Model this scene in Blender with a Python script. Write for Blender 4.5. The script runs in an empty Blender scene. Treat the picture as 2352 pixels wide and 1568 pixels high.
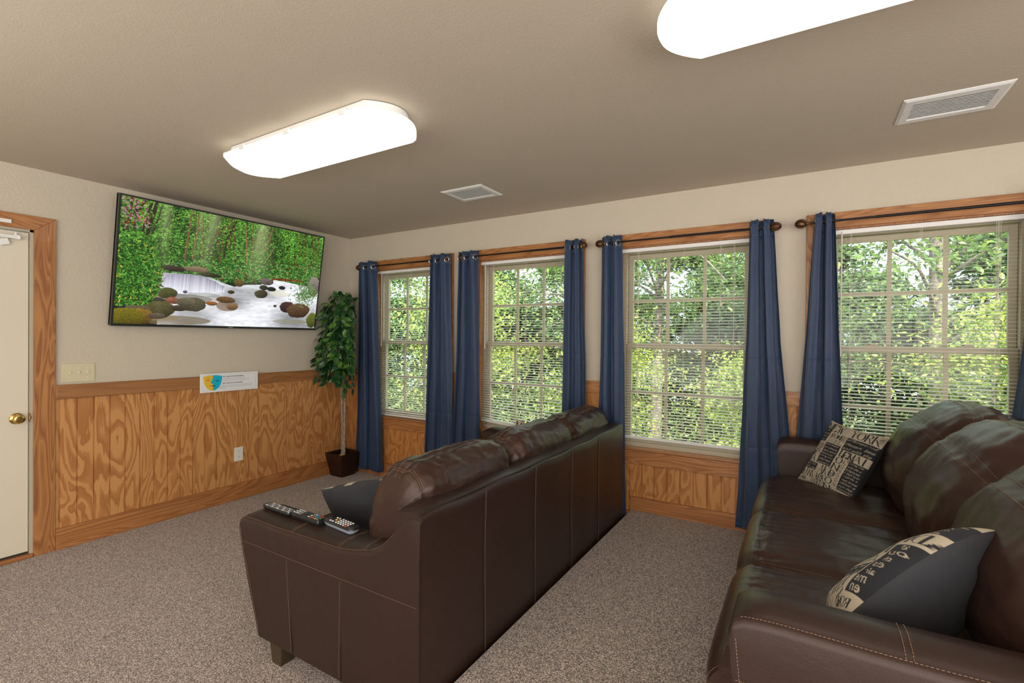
import bpy, bmesh, math, random
import numpy as np
from mathutils import Vector, Matrix, noise

random.seed(7)
rng = np.random.default_rng(11)
scene = bpy.context.scene
COL = scene.collection

# ------------------------------------------------------------------ camera
CAM = (4.156, -3.519, 1.399)
YAW, PITCH, ROLL, FPX = 0.544283, -0.00669, 0.00852, 1111.24
cy_, sy_ = math.cos(YAW), math.sin(YAW)
F = Vector((-sy_, cy_, 0)); R = Vector((cy_, sy_, 0)); U = Vector((0, 0, 1))
F, U = F * math.cos(PITCH) + U * math.sin(PITCH), U * math.cos(PITCH) - F * math.sin(PITCH)
R, U = R * math.cos(ROLL) + U * math.sin(ROLL), U * math.cos(ROLL) - R * math.sin(ROLL)
cam_data = bpy.data.cameras.new('camera')
cam = bpy.data.objects.new('camera', cam_data)
COL.objects.link(cam)
cam.matrix_world = Matrix(((R.x, U.x, -F.x, CAM[0]), (R.y, U.y, -F.y, CAM[1]), (R.z, U.z, -F.z, CAM[2]), (0, 0, 0, 1)))
cam_data.sensor_width = 36.0
cam_data.lens = FPX * 36.0 / 2352.0
cam_data.clip_start = 0.05
cam_data.clip_end = 300
scene.camera = cam

# ------------------------------------------------------------------ world, sun, exposure
scene.view_settings.view_transform = 'Standard'
scene.view_settings.look = 'None'
scene.view_settings.gamma = 1.0
scene.view_settings.use_curve_mapping = False
scene.view_settings.exposure = 0.48
scene.cycles.use_denoising = True
scene.cycles.max_bounces = 10
scene.cycles.diffuse_bounces = 5
scene.cycles.transparent_max_bounces = 24
scene.cycles.sample_clamp_indirect = 6.0

world = bpy.data.worlds.new('sky')
scene.world = world
world.use_nodes = True
wn, wl = world.node_tree.nodes, world.node_tree.links
wn.clear()
w_out = wn.new('ShaderNodeOutputWorld'); w_bg = wn.new('ShaderNodeBackground')
w_tc = wn.new('ShaderNodeTexCoord'); w_no = wn.new('ShaderNodeTexNoise'); w_cr = wn.new('ShaderNodeValToRGB')
w_no.inputs['Scale'].default_value = 2.2; w_no.inputs['Detail'].default_value = 5
w_cr.color_ramp.elements[0].position = 0.42; w_cr.color_ramp.elements[0].color = (0.66, 0.82, 1.0, 1)
w_cr.color_ramp.elements[1].position = 0.58; w_cr.color_ramp.elements[1].color = (0.93, 0.97, 1.0, 1)
wl.new(w_tc.outputs['Generated'], w_no.inputs['Vector']); wl.new(w_no.outputs['Fac'], w_cr.inputs['Fac'])
wl.new(w_cr.outputs['Color'], w_bg.inputs['Color']); wl.new(w_bg.outputs['Background'], w_out.inputs['Surface'])
w_bg.inputs['Strength'].default_value = 3.0

sun_d = bpy.data.lights.new('sun', 'SUN'); sun_d.energy = 14.0; sun_d.angle = math.radians(0.6); sun_d.color = (1.0, 0.94, 0.82)
sun = bpy.data.objects.new('sun', sun_d); COL.objects.link(sun)
sun.rotation_euler = Vector((-0.45, 0.62, -0.95)).to_track_quat('-Z', 'Y').to_euler()

# unseen fill lights added for brightness: two facing up, two along front and right walls
def area(name, loc, direction, sx_, sy_, power, col):
    ld = bpy.data.lights.new(name, 'AREA'); ld.shape = 'RECTANGLE'; ld.size = sx_; ld.size_y = sy_; ld.energy = power; ld.color = col
    o = bpy.data.objects.new(name, ld); COL.objects.link(o); o.location = loc; o.rotation_euler = Vector(direction).to_track_quat('-Z', 'Y').to_euler(); return o
area('fill_up_left', (1.8, -4.6, 1.66), (0, .05, 1), 1.3, 1.0, 27, (1.0, .96, .90))
area('fill_up_right', (5.0, -4.7, 1.66), (0, .05, 1), 1.3, 1.0, 30, (1.0, .96, .90))
area('front_fill', (3.4, -5.45, 1.25), (-.1, 1, .1), 6.4, 2.1, 105, (1.0, .98, .96))  # added soft fill; the front wall has no opening
area('side_fill', (7.05, -3.5, 1.3), (-1, .12, .1), 3.8, 2.0, 85, (1.0, .98, .96))  # added fill panel by the closed right wall, out of view

# ------------------------------------------------------------------ materials
MATS = {}
def N(nt, typ, **kw):
    n = nt.nodes.new(typ)
    for k, v in kw.items():
        if k.startswith('i_'): n.inputs[k[2:].replace('_', ' ')].default_value = v
        else: setattr(n, k, v)
    return n
def base_mat(name, color, rough=0.5, metal=0.0, spec=0.5, coat=0.0, emis=None, estr=0.0, sheen=0.0, trans=0.0):
    m = bpy.data.materials.new(name); m.use_nodes = True
    b = m.node_tree.nodes['Principled BSDF']
    b.inputs['Base Color'].default_value = (*color, 1)
    b.inputs['Roughness'].default_value = rough
    b.inputs['Metallic'].default_value = metal
    b.inputs['Specular IOR Level'].default_value = spec
    b.inputs['Coat Weight'].default_value = coat
    b.inputs['Sheen Weight'].default_value = sheen
    b.inputs['Transmission Weight'].default_value = trans
    if emis:
        b.inputs['Emission Color'].default_value = (*emis, 1); b.inputs['Emission Strength'].default_value = estr
    MATS[name] = m
    return m
def coords(nt, kind='Object', scale=(1, 1, 1)):
    tc = N(nt, 'ShaderNodeTexCoord'); mp = N(nt, 'ShaderNodeMapping')
    mp.inputs['Scale'].default_value = scale
    nt.links.new(tc.outputs[kind], mp.inputs['Vector'])
    return mp.outputs['Vector']
def ramp(nt, fac, stops):
    cr = N(nt, 'ShaderNodeValToRGB'); e = cr.color_ramp.elements
    while len(e) < len(stops): e.new(0.5)
    for i, (p, c) in enumerate(stops):
        e[i].position = p; e[i].color = (*c, 1)
    nt.links.new(fac, cr.inputs['Fac'])
    return cr.outputs['Color']
def noise_tex(nt, vec, scale, detail=2, rough=0.5, dist=0.0):
    n = N(nt, 'ShaderNodeTexNoise'); n.inputs['Scale'].default_value = scale; n.inputs['Detail'].default_value = detail
    n.inputs['Roughness'].default_value = rough; n.inputs['Distortion'].default_value = dist
    nt.links.new(vec, n.inputs['Vector']); return n.outputs['Fac']
def bump(nt, h, strength, dist=0.01, prev=None):
    b = N(nt, 'ShaderNodeBump'); b.inputs['Strength'].default_value = strength; b.inputs['Distance'].default_value = dist
    nt.links.new(h, b.inputs['Height'])
    if prev is not None: nt.links.new(prev, b.inputs['Normal'])
    return b.outputs['Normal']
def math_(nt, op, a, b=None):
    n = N(nt, 'ShaderNodeMath', operation=op)
    for i, v in enumerate((a, b)):
        if v is None: continue
        if isinstance(v, (int, float)): n.inputs[i].default_value = v
        else: nt.links.new(v, n.inputs[i])
    return n.outputs[0]
def mixc(nt, fac, a, b):
    n = N(nt, 'ShaderNodeMix', data_type='RGBA')
    for s, v in ((0, fac), (6, a), (7, b)):
        if isinstance(v, (int, float)): n.inputs[s].default_value = v
        elif isinstance(v, tuple): n.inputs[s].default_value = (*v, 1)
        else: nt.links.new(v, n.inputs[s])
    return n.outputs[2]
def setin(m, name, out):
    m.node_tree.links.new(out, m.node_tree.nodes['Principled BSDF'].inputs[name])

def wood_mat(name, axis, light, dark, stretch=14.0, bands=9.0, scale=1.0, rough=0.42, wild=0.6):
    """grain running along axis (0,1,2)"""
    m = base_mat(name, light, rough, coat=0.15); nt = m.node_tree
    s = [stretch * scale] * 3; s[axis] = scale * 1.2
    v = coords(nt, 'Object', tuple(s))
    n1 = noise_tex(nt, v, 0.55, 2, 0.45, wild)
    band = math_(nt, 'FRACT', math_(nt, 'MULTIPLY', n1, bands))
    s2 = [170.0] * 3; s2[axis] = 4.0
    fine = noise_tex(nt, coords(nt, 'Object', tuple(s2)), 1.0, 3, 0.6)
    f = math_(nt, 'ADD', band, math_(nt, 'MULTIPLY', math_(nt, 'SUBTRACT', fine, 0.5), 0.55))
    mid = tuple((a + b) / 2 for a, b in zip(light, dark))
    c = ramp(nt, f, [(0.05, light), (0.45, mid), (0.78, dark), (0.95, mid)])
    big = noise_tex(nt, coords(nt, 'Object', (1.3, 1.3, 1.3)), 1.0, 2)
    c2 = mixc(nt, math_(nt, 'MULTIPLY', big, 0.35), c, mid)
    setin(m, 'Base Color', c2); setin(m, 'Normal', bump(nt, f, 0.12, 0.002))
    return m
def ply_mat(name, ax, light, dark):
    """rotary-cut plywood: big wild blotches, vertical; ax is the horizontal axis"""
    m = base_mat(name, light, 0.45, coat=0.12); nt = m.node_tree
    v = coords(nt, 'Object', (3.4, 3.4, 1.15))
    n0 = noise_tex(nt, v, 1.0, 2, 0.5, 0.9)
    v2 = coords(nt, 'Object', (9.0, 9.0, 2.2))
    n1 = noise_tex(nt, v2, 1.0, 2, 0.5, 0.6)
    h = math_(nt, 'ADD', math_(nt, 'MULTIPLY', n0, 13.0), math_(nt, 'MULTIPLY', n1, 2.6))
    w = math_(nt, 'FRACT', h)
    s2 = [140.0, 140.0, 7.0]
    fine = noise_tex(nt, coords(nt, 'Object', tuple(s2)), 1.0, 3, 0.65)
    f = math_(nt, 'ADD', w, math_(nt, 'MULTIPLY', math_(nt, 'SUBTRACT', fine, 0.5), 0.5))
    c = ramp(nt, f, [(0.02, dark), (0.10, light), (0.50, light), (0.56, tuple((a * .55 + b * .45) for a, b in zip(dark, light))), (0.93, dark)])
    big = noise_tex(nt, coords(nt, 'Object', (2, 2, 2)), 1.0, 3)
    mid = tuple((a + b) / 2 for a, b in zip(light, dark))
    c2 = mixc(nt, math_(nt, 'MULTIPLY', big, 0.45), c, mid)
    setin(m, 'Base Color', c2); setin(m, 'Normal', bump(nt, f, 0.08, 0.002))
    return m

LT, DK = (0.54, 0.27, 0.092), (0.345, 0.125, 0.030)
ply_mat('plywood_left', 1, (0.59, 0.30, 0.105), (0.37, 0.14, 0.037))
ply_mat('plywood_back', 0, (0.58, 0.275, 0.085), (0.38, 0.135, 0.030))
wood_mat('trim_along_y', 1, (0.47, 0.21, 0.07), (0.27, 0.095, 0.026), bands=16)
wood_mat('trim_along_x', 0, (0.50, 0.225, 0.075), (0.28, 0.10, 0.028), bands=16)
wood_mat('trim_along_z', 2, (0.48, 0.215, 0.07), (0.235, 0.082, 0.022), stretch=11, bands=22, wild=1.0)
wood_mat('rail_wood', 1, (0.36, 0.165, 0.058), (0.27, 0.11, 0.035), stretch=20, bands=5)
base_mat('dark_leg_wood', (0.045, 0.028, 0.014), 0.4)

# painted textured plaster
def plaster(name, col, bs, scale=85, dist=.004):
    m = base_mat(name, col, 0.75, spec=0.3); nt = m.node_tree
    v = coords(nt)
    a = noise_tex(nt, v, scale, 3, 0.55, 0.6)
    r = ramp(nt, a, [(0.42, (0, 0, 0)), (0.60, (1, 1, 1))])
    b = noise_tex(nt, v, 5, 3)
    setin(m, 'Base Color', mixc(nt, math_(nt, 'MULTIPLY', b, 0.5), col, tuple(x * 0.93 for x in col)))
    setin(m, 'Normal', bump(nt, r, bs, dist))
    return m
plaster('wall_paint', (0.585, 0.525, 0.425), 0.25, 66)
plaster('ceiling_paint', (0.54, 0.475, 0.385), 0.10, 110)

# carpet
m = base_mat('carpet', (0.2, 0.16, 0.14), 0.95, spec=0.1, sheen=0.3); nt = m.node_tree
v = coords(nt)
vo = N(nt, 'ShaderNodeTexVoronoi'); vo.inputs['Scale'].default_value = 300; nt.links.new(v, vo.inputs['Vector'])
sp = N(nt, 'ShaderNodeSeparateColor'); nt.links.new(vo.outputs['Color'], sp.inputs[0])
a = noise_tex(nt, v, 120, 2, 0.6); g = noise_tex(nt, v, 2.2, 3)
f = math_(nt, 'ADD', math_(nt, 'MULTIPLY', sp.outputs[0], 0.62), math_(nt, 'MULTIPLY', a, 0.38))
c = ramp(nt, f, [(0.22, (0.050, 0.042, 0.045)), (0.42, (0.17, 0.135, 0.122)), (0.58, (0.36, 0.295, 0.26)), (0.80, (0.74, 0.63, 0.55))])
setin(m, 'Base Color', mixc(nt, math_(nt, 'MULTIPLY', g, 0.2), c, (0.26, 0.21, 0.185)))
setin(m, 'Normal', bump(nt, f, 0.5, 0.003))

# leather
def leather(name, col, rough, wr=0.25, wscale=7):
    m = base_mat(name, col, rough, spec=0.36, coat=0.14); nt = m.node_tree
    m.node_tree.nodes['Principled BSDF'].inputs['Coat Roughness'].default_value = 0.26
    nt.nodes['Principled BSDF'].inputs['Specular Tint'].default_value = (1.0, 0.86, 0.82, 1); nt.nodes['Principled BSDF'].inputs['Coat Tint'].default_value = (1.0, 0.9, 0.88, 1)
    v = coords(nt)
    vo = N(nt, 'ShaderNodeTexVoronoi'); vo.inputs['Scale'].default_value = 420; nt.links.new(v, vo.inputs['Vector'])
    fine = vo.outputs['Distance']
    w = noise_tex(nt, coords(nt, 'Object', (1.0, 0.35, 1.0)), wscale * 2, 3, 0.5, 1.0)
    mott = noise_tex(nt, v, 6, 4, 0.6)
    setin(m, 'Base Color', mixc(nt, mott, tuple(x * 0.78 for x in col), tuple(x * 1.25 for x in col)))
    n1 = bump(nt, w, wr, 0.02)
    setin(m, 'Normal', bump(nt, fine, 0.16, 0.0012, n1))
    return m
leather('leather_panel', (0.023, 0.0115, 0.0085), 0.42, 0.10, 4)
leather('leather_soft', (0.034, 0.0165, 0.0115), 0.37, 0.30, 5)
base_mat('stitch_thread', (0.24, 0.14, 0.09), 0.7)
base_mat('seam_dark', (0.010, 0.006, 0.004), 0.6)

# curtain satin
m = base_mat('curtain_satin', (0.022, 0.044, 0.098), 0.5, spec=0.3, sheen=0.15); nt = m.node_tree
v = coords(nt, 'Object', (3, 3, 0.8))
w = noise_tex(nt, v, 6, 4, 0.6, 0.4)
wv = noise_tex(nt, coords(nt), 700, 1)
setin(m, 'Normal', bump(nt, wv, 0.12, 0.001, bump(nt, w, 0.30, 0.02)))

base_mat('blind_slat', (0.66, 0.61, 0.50), 0.45)
base_mat('blind_rail_white', (0.80, 0.80, 0.78), 0.4)
base_mat('vinyl_almond', (0.46, 0.405, 0.305), 0.45)
base_mat('cord_white', (0.7, 0.66, 0.56), 0.6)
base_mat('rod_metal', (0.018, 0.016, 0.016), 0.35, metal=0.6)
m = base_mat('bronze', (0.15, 0.075, 0.04), 0.35, metal=0.85)
base_mat('grommet_metal', (0.62, 0.58, 0.50), 0.28, metal=0.95)
base_mat('brass', (0.60, 0.40, 0.14), 0.22, metal=1.0)
base_mat('door_paint', (0.68, 0.63, 0.51), 0.5)
base_mat('jamb_paint', (0.46, 0.41, 0.32), 0.55)
base_mat('rubber_dark', (0.02, 0.02, 0.02), 0.7)
base_mat('white_metal', (0.78, 0.79, 0.78), 0.4)
base_mat('vent_dark', (0.22, 0.22, 0.20), 0.8)
base_mat('ivory_plastic', (0.62, 0.57, 0.38), 0.35)
base_mat('white_plastic', (0.75, 0.74, 0.68), 0.35)
base_mat('black_plastic', (0.012, 0.012, 0.013), 0.32)
base_mat('bezel', (0.022, 0.025, 0.024), 0.33)
base_mat('logo_silver', (0.7, 0.7, 0.7), 0.3)
base_mat('grey_plastic', (0.30, 0.34, 0.40), 0.4)
for n_, c_ in (('button_white', (0.75, 0.76, 0.78)), ('button_red', (0.75, 0.05, 0.03)), ('button_blue', (0.05, 0.38, 0.75)),
               ('button_green', (0.04, 0.42, 0.12)), ('button_yellow', (0.85, 0.45, 0.02)), ('button_dark', (0.05, 0.05, 0.055)), ('button_grey', (0.30, 0.30, 0.31))):
    base_mat(n_, c_, 0.4)
base_mat('sign_white', (0.78, 0.80, 0.82), 0.3); base_mat('sign_border', (0.55, 0.45, 0.44), 0.5)
base_mat('ink', (0.03, 0.03, 0.035), 0.6); base_mat('mask_yellow', (0.80, 0.50, 0.035), 0.4); base_mat('mask_blue', (0.0, 0.45, 0.68), 0.4)
base_mat('mask_orange', (0.72, 0.16, 0.02), 0.4); base_mat('mask_navy', (0.0, 0.10, 0.24), 0.4); base_mat('mask_ochre', (0.62, 0.36, 0.03), 0.4); base_mat('mask_teal', (0.0, 0.30, 0.46), 0.4)
m = base_mat('lamp_lens', (0.25, 0.24, 0.22), 0.3); nt = m.node_tree
geo = N(nt, 'ShaderNodeNewGeometry'); sx = N(nt, 'ShaderNodeSeparateXYZ'); nt.links.new(geo.outputs['Normal'], sx.inputs[0])
dn = math_(nt, 'ABSOLUTE', sx.outputs[2])
ec = ramp(nt, dn, [(0.0, (0.20, 0.165, 0.130)), (0.80, (0.36, 0.325, 0.28)), (1.0, (0.5, 0.465, 0.42))])
b_ = nt.nodes['Principled BSDF']; nt.links.new(ec, b_.inputs['Emission Color']); b_.inputs['Emission Strength'].default_value = 1.0
LENS = b_

# glass: clear pane with a fresnel reflection
m = bpy.data.materials.new('window_glass'); m.use_nodes = True; nt = m.node_tree; nt.nodes.clear(); MATS['window_glass'] = m
o_ = N(nt, 'ShaderNodeOutputMaterial'); mx = N(nt, 'ShaderNodeMixShader'); tr = N(nt, 'ShaderNodeBsdfTransparent'); gl = N(nt, 'ShaderNodeBsdfGlossy'); geo_ = N(nt, 'ShaderNodeNewGeometry')
tr.inputs[0].default_value = (0.93, 0.97, 0.94, 1); gl.inputs['Roughness'].default_value = 0.02; 
dt = N(nt, 'ShaderNodeVectorMath', operation='DOT_PRODUCT'); nt.links.new(geo_.outputs['Normal'], dt.inputs[0]); nt.links.new(geo_.outputs['Incoming'], dt.inputs[1])
fz = math_(nt, 'ADD', 0.025, math_(nt, 'MULTIPLY', 0.5, math_(nt, 'POWER', math_(nt, 'SUBTRACT', 1.0, math_(nt, 'ABSOLUTE', dt.outputs['Value'])), 5.0)))
nt.links.new(fz, mx.inputs[0]); nt.links.new(tr.outputs[0], mx.inputs[1]); nt.links.new(gl.outputs[0], mx.inputs[2]); nt.links.new(mx.outputs[0], o_.inputs[0])

# foliage
def leaf_mat(name, cols, trans=0.35, rough=0.45):
    m = bpy.data.materials.new(name); m.use_nodes = True; nt = m.node_tree; MATS[name] = m
    b = nt.nodes['Principled BSDF']; out = nt.nodes['Material Output']
    g = N(nt, 'ShaderNodeNewGeometry')
    k = len(cols)
    c = ramp(nt, g.outputs['Random Per Island'], [(i / (k - 1), cc) for i, cc in enumerate(cols)])
    nt.links.new(c, b.inputs['Base Color']); b.inputs['Roughness'].default_value = rough
    t = N(nt, 'ShaderNodeBsdfTranslucent'); nt.links.new(c, t.inputs['Color'])
    mx = N(nt, 'ShaderNodeMixShader'); mx.inputs[0].default_value = trans
    nt.links.new(b.outputs[0], mx.inputs[1]); nt.links.new(t.outputs[0], mx.inputs[2]); nt.links.new(mx.outputs[0], out.inputs[0])
    return m
leaf_mat('leaf_bright', [(0.15, 0.235, 0.05), (0.30, 0.38, 0.08), (0.52, 0.55, 0.11), (0.20, 0.28, 0.075)], 0.5)
leaf_mat('leaf_mid', [(0.07, 0.135, 0.04), (0.15, 0.24, 0.07), (0.27, 0.35, 0.09), (0.08, 0.16, 0.055)], 0.45)
leaf_mat('leaf_deep', [(0.03, 0.07, 0.025), (0.06, 0.115, 0.04), (0.12, 0.18, 0.06)], 0.35)
leaf_mat('ficus_leaf', [(0.010, 0.045, 0.016), (0.018, 0.075, 0.022), (0.03, 0.10, 0.025), (0.012, 0.05, 0.02), (0.10, 0.25, 0.03), (0.015, 0.065, 0.02)], 0.12, 0.35)
def bark(name, a, b_, sc=(9, 9, 3)):
    m = base_mat(name, a, 0.85); nt = m.node_tree
    f = noise_tex(nt, coords(nt, 'Object', sc), 3, 5, 0.65)
    setin(m, 'Base Color', ramp(nt, f, [(0.35, a), (0.65, b_)])); setin(m, 'Normal', bump(nt, f, 0.7, 0.02)); return m
bark('bark', (0.075, 0.058, 0.05), (0.23, 0.18, 0.15)); bark('ficus_bark', (0.23, 0.17, 0.12), (0.55, 0.46, 0.38), (30, 30, 12))
m = base_mat('hammered_pot', (0.045, 0.02, 0.012), 0.3, metal=0.7); nt = m.node_tree
vo = N(nt, 'ShaderNodeTexVoronoi', feature='DISTANCE_TO_EDGE'); vo.inputs['Scale'].default_value = 62; nt.links.new(coords(nt), vo.inputs['Vector'])
r_ = ramp(nt, vo.outputs['Distance'], [(0.0, (0, 0, 0)), (0.16, (1, 1, 1))])
setin(m, 'Normal', bump(nt, r_, 0.5, 0.004)); setin(m, 'Base Color', mixc(nt, r_, (0.10, 0.045, 0.026), (0.062, 0.028, 0.018)))
base_mat('pot_inside', (0.02, 0.03, 0.028), 0.6); base_mat('foam_tan', (0.45, 0.33, 0.15), 0.8)
m = base_mat('hill_ground', (0.06, 0.08, 0.03), 0.95); nt = m.node_tree
setin(m, 'Base Color', ramp(nt, noise_tex(nt, coords(nt), 3, 6, 0.7), [(0.4, (0.035, 0.055, 0.02)), (0.62, (0.13, 0.14, 0.05))]))
base_mat('siding', (0.3, 0.26, 0.2), 0.8)
base_mat('pillow_black', (0.030, 0.031, 0.036), 0.85, spec=0.2, sheen=0.05)
m = base_mat('pillow_print', (0.4, 0.35, 0.28), 0.85, spec=0.2, sheen=0.05); nt = m.node_tree
at = N(nt, 'ShaderNodeVertexColor', layer_name='print'); setin(m, 'Base Color', at.outputs['Color'])
setin(m, 'Normal', bump(nt, noise_tex(nt, coords(nt), 500, 2), 0.3, 0.002))
nt = MATS['pillow_black'].node_tree
setin(MATS['pillow_black'], 'Normal', bump(nt, noise_tex(nt, coords(nt), 11, 3, 0.5, 1.2), 0.35, 0.02))
m = base_mat('screen_picture', (0.01, 0.01, 0.01), 0.22); nt = m.node_tree
at = N(nt, 'ShaderNodeVertexColor', layer_name='picture'); setin(m, 'Emission Color', at.outputs['Color'])
m.node_tree.nodes['Principled BSDF'].inputs['Emission Strength'].default_value = 0.82

# ------------------------------------------------------------------ mesh helpers
class MB:
    def __init__(s): s.v = []; s.f = []; s.mi = []; s.cur = 0
    def add(s, vs, fs):
        o = len(s.v); s.v += [tuple(p) for p in vs]; s.f += [tuple(i + o for i in f) for f in fs]; s.mi += [s.cur] * len(fs)
    def box(s, x0, x1, y0, y1, z0, z1, M=None):
        vs = [(x, y, z) for x in (x0, x1) for y in (y0, y1) for z in (z0, z1)]
        if M is not None: vs = [tuple(M @ Vector(p)) for p in vs]
        s.add(vs, [(0, 1, 3, 2), (4, 6, 7, 5), (0, 4, 5, 1), (2, 3, 7, 6), (0, 2, 6, 4), (1, 5, 7, 3)])
    def ring(s, rings, closed=True, cap=True):
        """rings: list of equal-length point lists"""
        n = len(rings[0]); o = len(s.v)
        for r in rings: s.v += [tuple(p) for p in r]
        m = n if closed else n - 1
        for i in range(len(rings) - 1):
            for j in range(m):
                a = o + i * n + j; b = o + i * n + (j + 1) % n
                s.f.append((a, b, b + n, a + n)); s.mi.append(s.cur)
        if cap and closed:
            s.f.append(tuple(o + j for j in reversed(range(n)))); s.mi.append(s.cur)
            s.f.append(tuple(o + (len(rings) - 1) * n + j for j in range(n))); s.mi.append(s.cur)
    def tube(s, path, r, n=10, cap=True):
        path = [Vector(p) for p in path]; rings = []
        rr = r if isinstance(r, (list, tuple)) else [r] * len(path)
        t0 = (path[1] - path[0]).normalized(); up = Vector((0, 0, 1)) if abs(t0.z) < 0.9 else Vector((1, 0, 0))
        a = t0.cross(up).normalized()
        for i, p in enumerate(path):
            t = (path[min(i + 1, len(path) - 1)] - path[max(i - 1, 0)]).normalized()
            a = (a - t * a.dot(t)).normalized(); b = t.cross(a)
            rings.append([p + (a * math.cos(2 * math.pi * k / n) + b * math.sin(2 * math.pi * k / n)) * rr[i] for k in range(n)])
        s.ring(rings, True, cap)
    def lathe(s, prof, n=24, M=None):
        """prof (r,z) about z"""
        rings = []
        for r, z in prof:
            ring = [Vector((max(r, 1e-5) * math.cos(2 * math.pi * k / n), max(r, 1e-5) * math.sin(2 * math.pi * k / n), z)) for k in range(n)]
            rings.append([M @ p for p in ring] if M is not None else ring)
        s.ring(rings)
    def grid(s, P, nu, nv, closed_u=False):
        o = len(s.v)
        for i in range(nu):
            for j in range(nv): s.v.append(tuple(P[i][j]))
        for i in range(nu if closed_u else nu - 1):
            for j in range(nv - 1):
                a = o + i * nv + j; b = o + ((i + 1) % nu) * nv + j
                s.f.append((a, b, b + 1, a + 1)); s.mi.append(s.cur)
    def prism(s, poly, z0, z1, M=None):
        n = len(poly)
        vs = [Vector((x, y, z0)) for x, y in poly] + [Vector((x, y, z1)) for x, y in poly]
        if M is not None: vs = [M @ p for p in vs]
        s.add(vs, [tuple(reversed(range(n))), tuple(range(n, 2 * n))] + [(i, (i + 1) % n, n + (i + 1) % n, n + i) for i in range(n)])
    def build(s, name, mat, parent=None, smooth=False, bevel=0, label=None, fix=False, seg=2, sub=0, angle=None):
        me = bpy.data.meshes.new(name); me.from_pydata(s.v, [], s.f)
        mats = mat if isinstance(mat, (list, tuple)) else [mat]
        for mm in mats: me.materials.append(MATS[mm])
        if len(mats) > 1: me.polygons.foreach_set('material_index', s.mi)
        if fix:
            bm = bmesh.new(); bm.from_mesh(me); bmesh.ops.remove_doubles(bm, verts=bm.verts, dist=1e-6); bmesh.ops.recalc_face_normals(bm, faces=bm.faces); bm.to_mesh(me); bm.free()
        if smooth: me.polygons.foreach_set('use_smooth', [True] * len(me.polygons))
        if angle is not None: me.set_sharp_from_angle(angle=angle)
        o = bpy.data.objects.new(name, me); COL.objects.link(o)
        if parent is not None: o.parent = parent
        if bevel:
            b = o.modifiers.new('bevel', 'BEVEL'); b.width = bevel; b.segments = seg; b.limit_method = 'ANGLE'; b.angle_limit = 0.6
            me.polygons.foreach_set('use_smooth', [True] * len(me.polygons)); b.harden_normals = True
        if sub:
            q = o.modifiers.new('subsurf', 'SUBSURF'); q.levels = sub; q.render_levels = sub
        if label: o['label'] = label
        return o
def empty(name, loc=(0, 0, 0), rot=(0, 0, 0)):
    o = bpy.data.objects.new(name, None); COL.objects.link(o); o.location = loc; o.rotation_euler = rot; o.empty_display_size = 0.1
    return o
def tag(o, label, cat, group=None):
    o['label'] = label; o['category'] = cat
    if group: o['group'] = group
    return o
def struct(o, label=None):
    o['kind'] = 'structure'
    if label: o['label'] = label
    return o
def T(*a): return Matrix.Translation(Vector(a))
def dashes(mb, pts, step=0.0065, r=0.0007, off=0.0):
    """little thread dashes along a polyline"""
    pts = [Vector(p) for p in pts]; acc = 0.0; L = [0.0]
    for a, b in zip(pts, pts[1:]): L.append(L[-1] + (b - a).length)
    def at(d):
        import bisect
        i = min(max(bisect.bisect_left(L, d), 1), len(pts) - 1)
        t = (d - L[i - 1]) / max(L[i] - L[i - 1], 1e-9)
        return pts[i - 1].lerp(pts[i], t)
    d = 0.0
    while d + step * 0.62 < L[-1]:
        a, b = at(d), at(d + step * 0.62)
        if (b - a).length > 1e-5: mb.tube([a, b], r, 4)
        d += step

# ------------------------------------------------------------------ room shell
H = 2.44; RX = 7.2; FY = -5.6; PLAT = 0.15; PX = 3.075
WIN = [(0.39, 1.31), (1.68, 2.60), (2.96, 3.88), (4.25, 5.17)]
WZ0, WZ1 = 0.60, 2.08
mb = MB(); mb.box(-0.2, RX + .2, FY - .2, 0.2, -0.12, 0.0)
struct(mb.build('floor', 'carpet'), 'taupe flecked carpet on the lower floor')
mb = MB(); mb.box(PX, RX - .001, FY + .001, -0.001, 0.0005, PLAT)
struct(mb.build('floor_platform', 'carpet', bevel=0.012), 'raised carpeted platform carrying the rear sofa')
mb = MB(); mb.box(-0.2, RX + .2, FY - .2, 0.35, H, H + 0.15)
struct(mb.build('ceiling', 'ceiling_paint'), 'textured tan ceiling')
# left wall with a doorway
DY0, DY1, DZ = -3.40, -2.475, 2.05
mb = MB(); mb.box(-0.15, 0, DY1, 0.15, 0, H); mb.box(-0.15, 0, FY - .15, DY0, 0, H); mb.box(-0.15, 0, DY0, DY1, DZ, H)
struct(mb.build('wall_left', 'wall_paint'), 'textured beige wall carrying the television')
mb = MB(); xs = [0.0] + [x for w in WIN for x in w] + [RX]
for i in range(0, len(xs), 2): mb.box(xs[i], xs[i + 1], 0, 0.15, 0, H)
for a, b in WIN: mb.box(a, b, 0, 0.15, 0, WZ0 - .012); mb.box(a, b, 0, 0.15, WZ1, H)
struct(mb.build('wall_back', 'wall_paint'), 'textured beige wall with four windows')
mb = MB(); mb.box(RX, RX + .15, FY - .15, 0.15, 0, H); struct(mb.build('wall_right', 'wall_paint'))
mb = MB(); mb.box(0, RX, FY - .15, FY, 0, H); struct(mb.build('wall_front', 'wall_paint'))

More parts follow.
